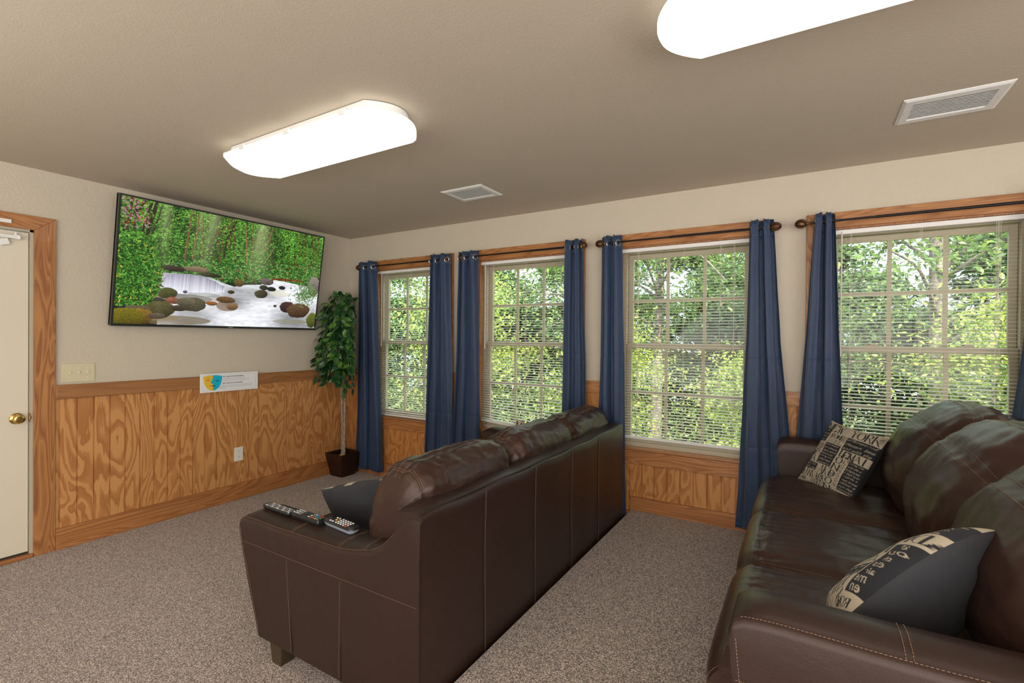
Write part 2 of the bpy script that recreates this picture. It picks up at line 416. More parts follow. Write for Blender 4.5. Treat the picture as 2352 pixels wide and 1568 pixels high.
# grooved plywood wainscot (one mesh per run, grooves are geometry)
def panel(name, mat, axis, a0, a1, z0, z1, first, step=0.0895, face=0.012, label=None):
    prof = []; a = a0
    edges = []
    g = first
    while g < a1 - 0.01:
        if g > a0 + 0.01: edges.append(g)
        g += step
    prof.append((a0, face))
    for k, g in enumerate(edges):
        w = 0.0042 if k % 4 else 0.006
        prof += [(g - w, face), (g - w * .55, face - .0045), (g - w * .1, face - .0045), (g + w * .1, face - .0005), (g + w * .5, face - .0045), (g + w, face)]
    prof.append((a1, face))
    mb = MB(); pts0, pts1 = [], []
    for p, d in prof:
        q = (d, p) if axis == 1 else (p, -d)
        pts0.append((q[0], q[1], z0)); pts1.append((q[0], q[1], z1))
    e0 = (0, a1) if axis == 1 else (a1, 0); e1 = (0, a0) if axis == 1 else (a0, 0)
    for e in (e0, e1): pts0.append((*e, z0)); pts1.append((*e, z1))
    mb.ring([pts0, pts1])
    return struct(mb.build(name, mat, fix=True), label)
panel('trim_1', 'plywood_left', 1, -2.372, -0.012, 0.0, 1.0, -2.352, label='grooved plywood wainscot under the television')
RAILZ = 1.07
for i, (a, b) in enumerate([(0.012, 0.30), (1.40, 1.59), (2.69, 2.87), (3.98, 4.16), (5.26, RX)]):
    zz = 0.0 if b < 3.0 else 0.0
    panel('trim_%d' % (i + 2), 'plywood_back', 0, a, b, 0.0, 1.0, a + 0.05, label=['grooved plywood wainscot in the corner behind the ficus', 'plywood wainscot strip between first and second windows',
          'plywood wainscot strip between second and third windows', 'plywood wainscot strip between third and fourth windows', 'plywood wainscot right of the fourth window'][i])
for i, (a, b) in enumerate(WIN):
    panel('trim_%d' % (i + 7), 'plywood_back', 0, [0.30, 1.59, 2.87, 4.16][i], [1.40, 2.69, 3.98, 5.26][i], 0.0, 0.49, [0.36, 1.65, 2.88, 4.2][i],
          label='grooved plywood wainscot below the %s window' % ['first', 'second', 'third', 'fourth'][i])
# rails
mb = MB(); mb.box(0, 0.03, -2.372, -0.02, 0.978, 1.07); struct(mb.build('trim_11', 'rail_wood', bevel=.004), 'brown wooden chair rail below the television')
for i, (a, b) in enumerate([(0.03, 0.30), (1.40, 1.59), (2.69, 2.87), (3.98, 4.16), (5.26, RX)]):
    mb = MB(); mb.box(a, b, -0.024, 0, 0.985, 1.078)
    struct(mb.build('trim_%d' % (i + 12), 'trim_along_x', bevel=.003), ['wooden chair rail in the corner behind the ficus', 'short wooden chair rail between first and second windows',
           'short wooden chair rail between second and third windows', 'short wooden chair rail between third and fourth windows', 'wooden chair rail right of the fourth window'][i])
mb = MB(); mb.box(0, 0.032, -2.372, -0.03, 0, 0.138); struct(mb.build('baseboard_left', 'trim_along_y', bevel=.003), 'wide wooden baseboard under the television wall')
mb = MB(); mb.box(0.0, PX - .002, -0.032, 0, 0, 0.138); struct(mb.build('baseboard_back', 'trim_along_x', bevel=.003), 'wooden baseboard under first and second windows')
mb = MB(); mb.box(PX - .006, RX, -0.034, 0, PLAT, PLAT + 0.098); struct(mb.build('baseboard_back_platform', 'trim_along_x', bevel=.003), 'wooden baseboard on the raised platform')

# ------------------------------------------------------------------ door
d = empty('door_1', (0, DY1, 0)); struct(d, 'cream painted door with brass knob left of the television')
def Y(y): return y - DY1
mb = MB()
cw = 0.103
# casing: two legs and head, mitred
def mitre(mb, pts, x0, x1): mb.add([(x0, y, z) for y, z in pts] + [(x1, y, z) for y, z in pts], [(3, 2, 1, 0), (4, 5, 6, 7), (0, 1, 5, 4), (1, 2, 6, 5), (2, 3, 7, 6), (3, 0, 4, 7)])
W_ = DY0 - DY1
for nm, pts, mt in (('casing_side', [(0, 0), (cw, 0), (cw, DZ + .088), (0, DZ)], 'trim_along_z'), ('casing_side', [(W_ - cw, 0), (W_, 0), (W_, DZ), (W_ - cw, DZ + .088)], 'trim_along_z'),
                    ('casing_head', [(0, DZ), (cw, DZ + .088), (W_ - cw, DZ + .088), (W_, DZ)], 'trim_along_y')):
    mb = MB(); mitre(mb, pts, 0, 0.022); mb.build(nm, mt, d, bevel=.002, fix=True)
mb = MB(); mb.box(-0.12, 0.004, -0.016, 0.0, 0, DZ); mb.box(-0.12, 0.004, W_, W_ + .016, 0, DZ); mb.box(-0.12, 0.004, W_, 0, DZ - .014, DZ); mb.build('jamb', 'jamb_paint', d)
mb = MB(); mb.box(-0.05, -0.008, W_ + .019, -0.0195, 0.035, DZ - 0.019); slab = mb.build('slab', 'door_paint', d, bevel=.002)
mb = MB(); mb.box(-0.047, -0.011, W_ + .02, -0.02, 0.022, 0.036); mb.build('door_sweep', 'rubber_dark', d)
mb = MB(); mb.box(-0.12, 0.03, W_ + .001, -0.001, 0.0, 0.022); mb.build('threshold', 'trim_along_y', d, bevel=.006)
k = MB(); k.lathe([(0.0, -0.002), (0.033, -0.002), (0.034, 0.003), (0.028, 0.009), (0.014, 0.012), (0.012, 0.03), (0.020, 0.036), (0.028, 0.045), (0.0285, 0.055), (0.024, 0.062), (0.016, 0.064), (0.015, 0.061), (0.009, 0.061), (0.008, 0.066), (0.0, 0.066)], 32, T(-0.008, Y(-2.548), 0.877) @ Matrix.Rotation(math.pi / 2, 4, 'Y'))
k.build('knob', 'brass', d, smooth=True, angle=0.7)
mb = MB(); mb.box(-0.02, 0.006, -0.0185, -0.013, 0.848, 0.905); mb.box(-0.012, 0.010, -0.016, -0.010, 0.866, 0.888); mb.build('strike_plate', 'brass', d, bevel=.001)
# closer: arm bar, pivot, bracket and shoe on the casing
mb = MB(); mb.box(0.020, 0.034, Y(-2.90), Y(-2.545), 1.981, 2.000); mb.lathe([(0, -.012), (.011, -.012), (.011, .013), (0, .013)], 16, T(0.027, Y(-2.545), 1.990)); mb.build('closer_arm', 'white_metal', d, bevel=.0015)
mb = MB(); mb.lathe([(0, 0), (.007, 0), (.007, .016), (.004, .02), (0, .02)], 12, T(0.012, Y(-2.555), 2.002)); mb.box(-.008, .022, Y(-2.57), Y(-2.55), 1.997, 2.006); mb.build('closer_pivot', 'white_metal', d)
mb = MB(); mb.box(-0.008, 0.016, -.021, .021, -.019, .019, T(0, Y(-2.606), 1.958) @ Matrix.Rotation(.35, 4, 'X')); mb.build('closer_block', 'white_metal', d, bevel=.003)
mb = MB(); mb.box(0.022, 0.032, Y(-2.86), Y(-2.578), 2.071, 2.094); mb.build('closer_shoe', 'white_metal', d, bevel=.003)

# ------------------------------------------------------------------ windows
ORD = ['first', 'second', 'third', 'fourth']
def window(i, a, b):
    w = empty('window_%d' % (i + 1), (a, 0, WZ0)); struct(w, 'double hung window, %s from the room corner' % ORD[i])
    Wd = b - a; Hh = WZ1 - WZ0; c = 0.092
    # mitred casing with a stepped inner bead
    for nm, pts, mt in (('casing_head', [(0, Hh), (Wd, Hh), (Wd + c, Hh + c), (-c, Hh + c)], 'trim_along_x'), ('casing_bottom', [(-c, -.115), (Wd + c, -.115), (Wd, -.015), (0, -.015)], 'trim_along_x'),
                        ('casing_side', [(-c, -.115), (0, -.015), (0, Hh), (-c, Hh + c)], 'trim_along_z'), ('casing_side', [(Wd, -.015), (Wd + c, -.115), (Wd + c, Hh + c), (Wd, Hh)], 'trim_along_z')):
        mb = MB(); n = 4
        mb.add([(x, -0.022, z) for x, z in pts] + [(x, 0, z) for x, z in pts], [(0, 1, 2, 3), (7, 6, 5, 4), (0, 4, 5, 1), (1, 5, 6, 2), (2, 6, 7, 3), (3, 7, 4, 0)])
        mb.build(nm, mt, w, bevel=.003, fix=True)
    # wooden reveal liner
    mb = MB(); mb.box(0, .008, -.001, .075, -.012, Hh); mb.box(Wd - .008, Wd, -.001, .075, -.012, Hh); mb.box(0.008, Wd - .008, -.001, .075, Hh - .008, Hh)
    mb.build('reveal_liner', 'trim_along_z', w)
    mb = MB(); mb.box(0, Wd, -0.026, .085, -.0125, 0.0); mb.build('sill', 'trim_along_x', w, bevel=.002)
    # vinyl frame
    fr_ = 0.032
    mb = MB(); mb.box(.008, .008 + fr_, .062, .14, 0, Hh - .008); mb.box(Wd - .008 - fr_, Wd - .008, .062, .14, 0, Hh - .008)
    mb.box(.008 + fr_, Wd - .008 - fr_, .062, .14, Hh - .008 - fr_, Hh - .008); mb.box(.008 + fr_, Wd - .008 - fr_, .055, .14, 0, .030)
    mb.build('frame', 'vinyl_almond', w, bevel=.002)
    x0, x1 = .042, Wd - .042; mid = 1.352 - WZ0
    for nm, z0, z1, y0, y1 in (('upper_sash', mid - .022, Hh - .044, .104, .128), ('lower_sash', .030, mid + .018, .070, .096)):
        s_ = .036
        mb = MB(); mb.box(x0, x0 + s_, y0, y1, z0, z1); mb.box(x1 - s_, x1, y0, y1, z0, z1); mb.box(x0 + s_, x1 - s_, y0, y1, z1 - s_, z1); mb.box(x0 + s_, x1 - s_, y0, y1, z0, z0 + s_)
        if nm == 'lower_sash': mb.box(x0 + .1, x1 - .1, y0 - .006, y0 + .002, z1 - .012, z1 - .003)
        sh = mb.build(nm, 'vinyl_almond', w, bevel=.002)
        yc = (y0 + y1) / 2
        g = MB(); g.box(x0 + s_ - .002, x1 - s_ + .002, yc - .002, yc + .002, z0 + s_ - .002, z1 - s_ + .002); g.build('glass', 'window_glass', sh)
        gx0, gx1, gz0, gz1 = x0 + s_, x1 - s_, z0 + s_, z1 - s_
        for k in (1, 2):
            xx = gx0 + (gx1 - gx0) * k / 3; q = MB(); q.box(xx - .011, xx + .011, yc - .007, yc + .007, gz0, gz1); q.build('muntin', 'vinyl_almond', sh)
        zz = (gz0 + gz1) / 2; q = MB(); q.box(gx0, gx1, yc - .0065, yc + .0065, zz - .011, zz + .011); q.build('muntin', 'vinyl_almond', sh)
    for fx in (.27, .73):
        mb = MB(); mb.box(Wd * fx - .035, Wd * fx + .035, .072, .092, mid + .018, mid + .026); mb.box(Wd * fx - .008, Wd * fx + .022, .068, .080, mid + .026, mid + .034); mb.build('sash_lock', 'vinyl_almond', w, bevel=.001)
    return w
for i, (a, b) in enumerate(WIN): window(i, a, b)

# ------------------------------------------------------------------ blinds
def blind(i, a, b, zb, tilt, wand_x, label, cord_x):
    t = empty('window_blind', ((a + b) / 2, 0.030, WZ1)); tag(t, label, 'blind', 'white mini blinds in the windows')
    h = (b - a) / 2 - .010; c = (a + b) / 2
    mb = MB(); mb.box(-h, h, -.0145, .0145, -.036, -.009); mb.box(-h, h, -.018, -.0145, -.034, -.010); mb.build('headrail', 'blind_rail_white', t, bevel=.002)
    mb = MB(); z = 2.035; n = int((2.035 - (zb + .012)) / .0203); sl = []
    for k in range(n + 1):
        zz = 2.035 - .0203 * k - WZ1
        rel = max(0, (k - (n - 9)) / 9.0) if tilt else 0
        rot = math.radians(9)
        rings = []
        for xx in (-h + .004, h - .004):
            sk = -tilt * rel * (xx / h + 1) / 2
            ring = []
            for (u, dz) in ((-.0125, 0), (-.006, .0012), (0, .0016), (.006, .0012), (.0125, 0)):
                ring.append((xx, u * math.cos(rot), zz + sk + dz + u * math.sin(rot)))
            for (u, dz) in ((.0125, -.0004), (.006, .0008), (0, .0012), (-.006, .0008), (-.0125, -.0004)):
                ring.append((xx, u * math.cos(rot), zz + sk + dz + u * math.sin(rot)))
            rings.append(ring)
        mb.ring(rings)
    mb.build('slats', 'blind_slat', t)
    zr = zb - WZ1
    mb = MB(); M = T(0, 0, zr - tilt / 2) @ Matrix.Rotation(math.atan2(tilt, 2 * h), 4, 'Y'); mb.box(-h + .003, h - .003, -.012, .012, -.010, .010, M); mb.build('bottom_rail', 'blind_rail_white', t, bevel=.004)
    for k, fx in enumerate((-.72, 0.0, .72)):
        mb = MB()
        for yy in (-.0135, .0135): mb.tube([(h * fx, yy, -.036), (h * fx, yy, zr - tilt * (fx + 1) / 2)], .0007, 4)
        mb.tube([(h * fx + .006, -.0137, -.036), (h * fx + .006, -.0137, zr - tilt * (fx + 1) / 2)], .0008, 4)
        mb.build('ladder_cord', 'cord_white', t)
    if wand_x is not None:
        mb = MB(); mb.tube([(wand_x - c, -.026, -.040), (wand_x - c, -.028, -.76)], .0042, 6); mb.tube([(wand_x - c, -.019, -.022), (wand_x - c, -.026, -.045)], .002, 6)
        mb.tube([(wand_x - c, -.028, -.74), (wand_x - c, -.028, -.775)], .0058, 6); mb.build('tilt_wand', 'cord_white', t)
    if cord_x is not None:
        for dx, zl in ((0, -.97), (.008, -.42)):
            mb = MB(); mb.tube([(cord_x - c + dx, -.021, -.036), (cord_x - c + dx, -.023, zl)], .0009, 4)
            mb.lathe([(0, 0), (.003, 0), (.009, -.028), (.0085, -.034), (0, -.034)], 10, T(cord_x - c + dx, -.023, zl)); mb.build('pull_cord', 'cord_white', t)
blind(0, *WIN[0], 0.615, 0.0, 0.47, 'lowered mini blind in the narrow-looking window nearest the room corner', None)
blind(1, *WIN[1], 0.675, 0.075, 1.745, 'mini blind whose bottom rail hangs crooked, second from the room corner', 2.50)
blind(2, *WIN[2], 0.672, 0.0, None, 'mini blind between the two sofas with its bottom rail above the sill', 3.66)
blind(3, *WIN[3], 0.66, 0.0, 4.34, 'mini blind in the rightmost window behind the right sofa', 5.02)

# ------------------------------------------------------------------ curtain rods and curtains
RODY, RODZ = -0.092, 2.108
ROD = [(0.29, 1.314, 1.02), (1.60, 2.657, 2.25), (2.89, 3.943, 3.35), (4.178, 5.25, 4.50)]
def rod(i, x0, x1, xs, label):
    t = empty('curtain_rod', ((x0 + x1) / 2, RODY, RODZ)); tag(t, label, 'curtain rod', 'dark curtain rods over the windows'); c = (x0 + x1) / 2
    mb = MB(); mb.tube([(x0 - c, 0, 0), (xs - c, 0, 0)], .0062, 12); mb.tube([(xs - c - .006, 0, 0), (x1 - c, 0, 0)], .0080, 12); mb.build('pole', 'rod_metal', t, smooth=True, angle=.6)
    for sgn, xe in ((-1, x0), (1, x1)):
        M = T(xe - c, 0, 0) @ Matrix.Rotation(sgn * math.pi / 2, 4, 'Y'); mb = MB()
        mb.lathe([(0, -.004), (.011, -.004), (.013, .0), (.008, .004), (.006, .012), (.010, .016), (.011, .020), (.013, .024), (.0, .024)], 16, M)
        # openwork ball: eight ribs and an inner core
        mb.lathe([(0.0, .022)] + [(.0235 * math.sin(a_ * math.pi / 10), .050 - .0285 * math.cos(a_ * math.pi / 10)) for a_ in range(1, 10)] + [(0, .077)], 16, M)
        for k in range(10):
            pth = []
            for a_ in range(13):
                th = math.pi * (0.06 + .88 * a_ / 12); ph = 2 * math.pi * k / 10 + .9 * a_ / 12
                pth.append(M @ Vector((.026 * math.sin(th) * math.cos(ph), .026 * math.sin(th) * math.sin(ph), .050 - .031 * math.cos(th))))
            mb.tube(pth, .0026, 5)
        mb.build('finial', 'bronze', t, smooth=True, label='openwork bronze globe finial')
        xb = xe + (-sgn) * .045
        mb = MB(); mb.box(xb - c - .008, xb - c + .008, .066, .070, -.035, .03); mb.tube([(xb - c, .068, -.014), (xb - c, .0, -.014)], .004, 8); mb.tube([(xb - c, -.011, 0), (xb - c, -.008, -.009), (xb - c, 0, -.0125), (xb - c, .008, -.009), (xb - c, .011, 0)], .003, 6)
        mb.build('bracket', 'rod_metal', t)
for i, (x0, x1, xs) in enumerate(ROD):
    rod(i, x0, x1, xs, 'dark metal curtain rod with globe finials above the %s window from the corner' % ORD[i])

def curtain(label, stations, nf, flap, seed):
    """stations: (z, xleft, xright) top to bottom; nf folds; flap: side whose last fold lies flat (-1,1)"""
    zt = stations[0][0]; x0t, x1t = stations[0][1:]
    c = (x0t + x1t) / 2; rr = random.Random(seed)
    t = empty('curtain', (c, RODY, 0.0)); tag(t, label, 'curtain', 'navy grommet curtains')
    ns, nz = 120, 64
    zs = [s[0] for s in stations]
    def xr(z):
        for (za, a0, a1), (zb_, b0, b1) in zip(stations, stations[1:]):
            if z >= zb_:
                k_ = (za - z) / (za - zb_); return a0 + (b0 - a0) * k_, a1 + (b1 - a1) * k_
        return stations[-1][1:]
    phs = [rr.uniform(-.25, .25) for _ in range(6)]
    def pt(s, z):
        a, b = xr(z); q = (zt - z) / (zt - zs[-1])
        sp = s if flap == 1 else 1 - s
        w = 2 * math.pi * nf * sp ** 1.0
        # flat last fold: slow the wave near sp = 1
        fl = 0.36
        if sp > 1 - fl: w = 2 * math.pi * (nf - .5) * (1 - fl) / 1.0 + (sp - (1 - fl)) / fl * math.pi * 1.05
        else: w = 2 * math.pi * (nf - .5) * sp
        A = (.026 + .006 * math.sin(3 * q + seed)) * (1 - .15 * q)
        w += .35 * math.sin(w * .5 + phs[2] * 6); yy = math.tanh(2.3 * math.sin(w + phs[0])) + .10 * math.sin(2 * w + phs[3] * 9)
        x = a + (b - a) * (s + .035 * math.sin(2 * w + 1.3 * phs[1] + 2 * q))
        y = A * yy + .004 * noise.noise(Vector((x * 9, z * 2.2, seed))) * (1 + 2 * q)
        if z < zt - .0 and z > zt - .10: y *= 1.06
        x += .003 * noise.noise(Vector((s * 5, z * 3, seed + 9.)))
        y += .0035 * math.exp(-((z - 1.28) / .006) ** 2) + .003 * math.exp(-((z - .72) / .007) ** 2)
        return (x - c, y, z)
    zl = [zt - (zt - zs[-1]) * k / nz for k in range(nz + 1)] + [zt - .092, zt - .096, zt - .10, 1.27, 1.28, 1.29, .71, .72, .73, zs[-1] + .06, zs[-1] + .063]
    zl = sorted(set(round(z, 4) for z in zl if zs[-1] <= z <= zt), reverse=True)
    P_ = []
    for j in range(ns + 1):
        s = j / ns; col_ = []
        for z in zl:
            x, y, _ = pt(s, z); zz = z
            if z > zt - .02: zz = z + .004 * math.sin(s * 23 + seed)
            if z < zs[-1] + .02: zz = z + .006 * math.sin(s * 11 + seed) * 1 + .006
            if abs(z - (zt - .096)) < .001 or abs(z - (zs[-1] + .06)) < .001: y += .0018
            col_.append((x, y, zz))
        P_.append(col_)
    mb = MB(); mb.grid(P_, ns + 1, len(zl))
    o = mb.build('panel', 'curtain_satin', t, smooth=True)
    so = o.modifiers.new('thick', 'SOLIDIFY'); so.thickness = .0016; so.offset = 0
    # grommets where the cloth crosses the rod
    zg = RODZ; prev = None; k_ = 0
    for j in range(ns + 1):
        x, y, _ = pt(j / ns, zg)
        if prev is not None and (prev[1] <= 0) != (y <= 0):
            x2, y2, _ = pt(min(1, (j + 2) / ns), zg); x1_, y1_, _ = pt(max(0, (j - 3) / ns), zg)
            tdir = Vector((x2 - x1_, y2 - y1_, 0)).normalized(); nrm = Vector((-tdir.y, tdir.x, 0))
            M = T((x + prev[0]) / 2, 0, zg - .006) @ nrm.to_track_quat('Z', 'Y').to_matrix().to_4x4()
            g = MB(); n = 28
            rings = []
            for q in range(8):
                th = 2 * math.pi * q / 8; rr_ = .0215 + .0042 * math.cos(th); zz_ = .0024 * math.sin(th)
                rings.append([M @ Vector((rr_ * math.cos(2 * math.pi * p / n), rr_ * math.sin(2 * math.pi * p / n), zz_)) for p in range(n)])
            rings.append(rings[0]); g.ring(rings, True, False); g.build('grommet', 'grommet_metal', t, smooth=True)
        prev = (x, y)
    return t
ZT = 2.158
curtain('navy curtain beside the artificial ficus in the corner', [(ZT, .232, .462), (1.2, .225, .52), (.025, .205, .595)], 3, 1, 1)
curtain('navy curtain on the right side of the first window', [(ZT, 1.205, 1.40), (1.2, 1.17, 1.435), (.025, 1.12, 1.465)], 3, 1, 2)
curtain('navy curtain on the left side of the second window', [(ZT, 1.535, 1.71), (1.2, 1.50, 1.735), (.025, 1.44, 1.765)], 3, 1, 3)
curtain('navy curtain on the right side of the second window', [(ZT, 2.552, 2.702), (1.2, 2.535, 2.73), (.025, 2.51, 2.755)], 3, -1, 4)
curtain('navy curtain hanging just behind the far corner of the front sofa', [(ZT, 2.85, 3.0), (1.2, 2.84, 3.03), (.025, 2.815, 3.06)], 3, 1, 5)
curtain('navy curtain on the right side of the third window, meeting the right sofa', [(ZT, 3.842, 3.98), (1.4, 3.83, 4.02), (.175, 3.79, 4.13)], 3, -1, 6)
curtain('navy curtain on the left side of the fourth window', [(ZT, 4.196, 4.30), (1.4, 4.155, 4.325), (.175, 4.08, 4.37)], 3, -1, 7)
curtain('navy curtain cut off by the right edge of the photo', [(ZT, 5.145, 5.30), (1.4, 5.10, 5.31), (.90, 5.05, 5.33), (.175, 5.0, 5.35)], 3, -1, 8)

# ------------------------------------------------------------------ ceiling lights
def ceiling_light(cx, cy, label, sag=0.0):
    t = empty('ceiling_light', (cx, cy, H)); tag(t, label, 'ceiling light', 'long wraparound ceiling lights')
    L, W = 1.27, .345
    def outline(l, w, bulge, n=14):
        pts = []
        for s, x0 in ((1, l / 2), (-1, -l / 2)):
            for k in range(n + 1):
                a_ = -1 + 2 * k / n; pts.append((x0 + s * (bulge * (1 - a_ * a_) - bulge), s * a_ * w / 2))
        return pts
    mb = MB(); n = 0
    rings = []
    for z, l, w, bu in ((-.004, L - .06, W - .07, .085), (-.040, L - .05, W - .05, .085), (-.046, L - .02, W - .02, .09)):
        rings.append([(x, y, z) for x, y in outline(l, w, bu)])
    mb.ring(rings); mb.build('housing', 'white_metal', t, label='white metal pan against the ceiling')
    mb = MB(); rings = []
    for z, l, w, bu in ((-.046, L, W, .095), (-.066, L, W, .095), (-.083, L - .015, W - .03, .095), (-.094, L - .06, W - .085, .10), (-.097, L - .085, W - .11, .10), (-.0955, L - .10, W - .125, .10), (-.099, L - .20, W - .19, .10), (-.1, L - .24, W - .21, .10)):
        rings.append([(x, y, z + sag * (y / W + .5)) for x, y in outline(l, w, bu)])
    mb.ring(rings); mb.build('lens', 'lamp_lens', t, smooth=True, angle=.9, label='glowing white acrylic lens')
    for xx in (-.36, 0.02, .42):
        mb = MB(); mb.box(xx - .02, xx + .02, -W / 2 - .006, -W / 2 + .004, -.060, -.036); mb.build('clip', 'white_metal', t, bevel=.002)
ceiling_light(1.975, -1.905, 'lit ceiling light in front of the television', -.008)
ceiling_light(4.375, -1.93, 'lit ceiling light cut by the top edge of the photo', 0)
ceiling_light(1.975, -4.25, 'unseen lit ceiling light added behind the camera near the left wall')  # rear pair is out of view, added to get more light on the ceiling
ceiling_light(4.375, -4.25, 'unseen lit ceiling light added directly behind the camera')  # second added fixture, likewise out of view
LENS.inputs['Emission Strength'].default_value = 4.2

# ------------------------------------------------------------------ ceiling vents
def vent(cx, cy, label):
    t = empty('ceiling_vent', (cx, cy, H)); tag(t, label, 'vent', 'white ceiling registers')
    a, b = .176, .138; i1, i2 = .137, .090
    mb = MB()
    o_ = [(-a, -b), (a, -b), (a, b), (-a, b)]; m_ = [(-a + .012, -b + .012), (a - .012, -b + .012), (a - .012, b - .012), (-a + .012, b - .012)]; n_ = [(-i1, -i2), (i1, -i2), (i1, i2), (-i1, i2)]
    mb.ring([[(x, y, 0) for x, y in o_], [(x, y, -.003) for x, y in o_], [(x, y, -.009) for x, y in m_], [(x, y, -.009) for x, y in n_], [(x, y, -.001) for x, y in n_]], True, False)
    mb.build('frame', 'white_metal', t)
    mb = MB(); mb.box(-i1, i1, -i2, i2, -.0015, -.0005); mb.build('backing', 'vent_dark', t)
    for k in range(11):
        yy = -i2 + .010 + k * (2 * i2 - .02) / 10
        mb = MB(); mb.box(-i1, i1, -.0095, .0095, -.0006, .0006, T(0, yy, -.006) @ Matrix.Rotation(math.radians(14), 4, 'X')); mb.build('louver', 'white_metal', t)
    for s in (-1, 1):
        mb = MB(); mb.lathe([(0, -.011), (.003, -.011), (.004, -.009), (0, -.009)], 10, T(s * (a + i1) / 2, 0, 0)); mb.build('screw', 'grommet_metal', t)
vent(2.095, -.69, 'white ceiling register nearer the room corner')
vent(4.687, -.715, 'white ceiling register above the right sofa')

# ------------------------------------------------------------------ switch plate, outlet
t = empty('light_switch', (0, -2.253, 1.145)); tag(t, 'ivory wall plate with three toggle switches beside the door', 'light switch')
mb = MB(); mb.box(0, .006, -.088, .088, -.0615, .0615); mb.build('plate', 'ivory_plastic', t, bevel=.0035)
for k in (-1, 0, 1):
    mb = MB(); mb.box(.005, .0075, k * .046 - .006, k * .046 + .006, -.0125, .0125); sw = mb.build('switch_collar', 'ivory_plastic', t)
    mb = MB(); mb.box(.004, .020, k * .046 - .0035, k * .046 + .0035, -.004, .009, Matrix.Translation((0, 0, 0)) ); mb.build('toggle', 'white_plastic', t, bevel=.0012)
    for zz in (-.031, .031):
        mb = MB(); mb.lathe([(0, .0055), (.0035, .0055), (.003, .0075), (0, .0078)], 10, T(0, k * .046, zz) @ Matrix.Rotation(math.pi / 2, 4, 'Y')); mb.build('screw', 'white_metal', t)
t = empty('wall_outlet', (.012, -1.186, .388)); tag(t, 'cream duplex electrical outlet on the wooden wainscot', 'outlet')
mb = MB(); mb.box(0, .006, -.037, .037, -.059, .059); mb.build('plate', 'white_plastic', t, bevel=.0035)
for zz in (-.0235, .0235):
    mb = MB(); mb.prism([(.0165 * math.cos(a_ * math.pi / 12), max(-.0135, min(.0135, .0165 * math.sin(a_ * math.pi / 12)))) for a_ in range(24)], .004, .009, T(0, 0, zz) @ Matrix.Rotation(math.pi / 2, 4, 'Y') @ Matrix.Rotation(math.pi / 2, 4, 'Z'))
    rc = mb.build('receptacle', 'white_plastic', t)
    mb = MB()
    for yy in (-.0065, .0065): mb.box(.0088, .0094, yy - .001, yy + .001, zz - .001, zz + .008)
    mb.box(.0088, .0094, -.002, .002, zz - .010, zz - .006); mb.build('slot', 'rubber_dark', rc)
mb = MB(); mb.lathe([(0, .0055), (.003, .0055), (.0025, .007), (0, .0072)], 10, Matrix.Rotation(math.pi / 2, 4, 'Y')); mb.build('screw', 'white_metal', t)

# ------------------------------------------------------------------ raster helpers for printed pictures
def text_tris(s, shear=0.0):
    cu = bpy.data.curves.new('tmp', 'FONT'); cu.body = s; cu.size = 1.0; cu.shear = shear; cu.resolution_u = 3
    o = bpy.data.objects.new('tmp', cu); COL.objects.link(o)
    dg = bpy.context.evaluated_depsgraph_get(); ev = o.evaluated_get(dg); me = ev.to_mesh(); me.calc_loop_triangles()
    vs = np.array([v.co[:2] for v in me.vertices]) if len(me.vertices) else np.zeros((0, 2)); tr_ = np.array([t_.vertices[:] for t_ in me.loop_triangles])
    ev.to_mesh_clear(); bpy.data.objects.remove(o); bpy.data.curves.remove(cu)
    return vs, tr_
TC = {}
def fill_tri(img, a, b, c, col):
    Hh, Ww = img.shape[:2]
    x0 = max(int(min(a[0], b[0], c[0])), 0); x1 = min(int(max(a[0], b[0], c[0])) + 2, Ww); y0 = max(int(min(a[1], b[1], c[1])), 0); y1 = min(int(max(a[1], b[1], c[1])) + 2, Hh)
    if x1 <= x0 or y1 <= y0: return
    X, Yy = np.meshgrid(np.arange(x0, x1) + .5, np.arange(y0, y1) + .5)
    e = lambda p, q: (q[0] - p[0]) * (Yy - p[1]) - (q[1] - p[1]) * (X - p[0])
    w0, w1, w2 = e(a, b), e(b, c), e(c, a)
    m_ = ((w0 >= -.3) & (w1 >= -.3) & (w2 >= -.3)) | ((w0 <= .3) & (w1 <= .3) & (w2 <= .3))
    img[y0:y1, x0:x1][m_] = col
def put_text(img, s, box, col, shear=0.0, rot=0):
    """box = x0,y0,x1,y1 in pixels; text stretched into it"""
    key = (s, shear)
    if key not in TC: TC[key] = text_tris(s, shear)
    vs, tr_ = TC[key]
    if len(vs) == 0: return
    mn, mx = vs.min(0), vs.max(0); u = (vs - mn) / (mx - mn)
    x0, y0, x1, y1 = box
    if rot == 0: px_ = np.stack([x0 + u[:, 0] * (x1 - x0), y1 - u[:, 1] * (y1 - y0)], 1)
    else: px_ = np.stack([x1 - (1 - u[:, 1]) * (x1 - x0) if rot < 0 else x1 - u[:, 1] * (x1 - x0), (y1 - u[:, 0] * (y1 - y0)) if rot < 0 else (y0 + u[:, 0] * (y1 - y0))], 1)
    for t_ in tr_: fill_tri(img, px_[t_[0]], px_[t_[1]], px_[t_[2]], col)
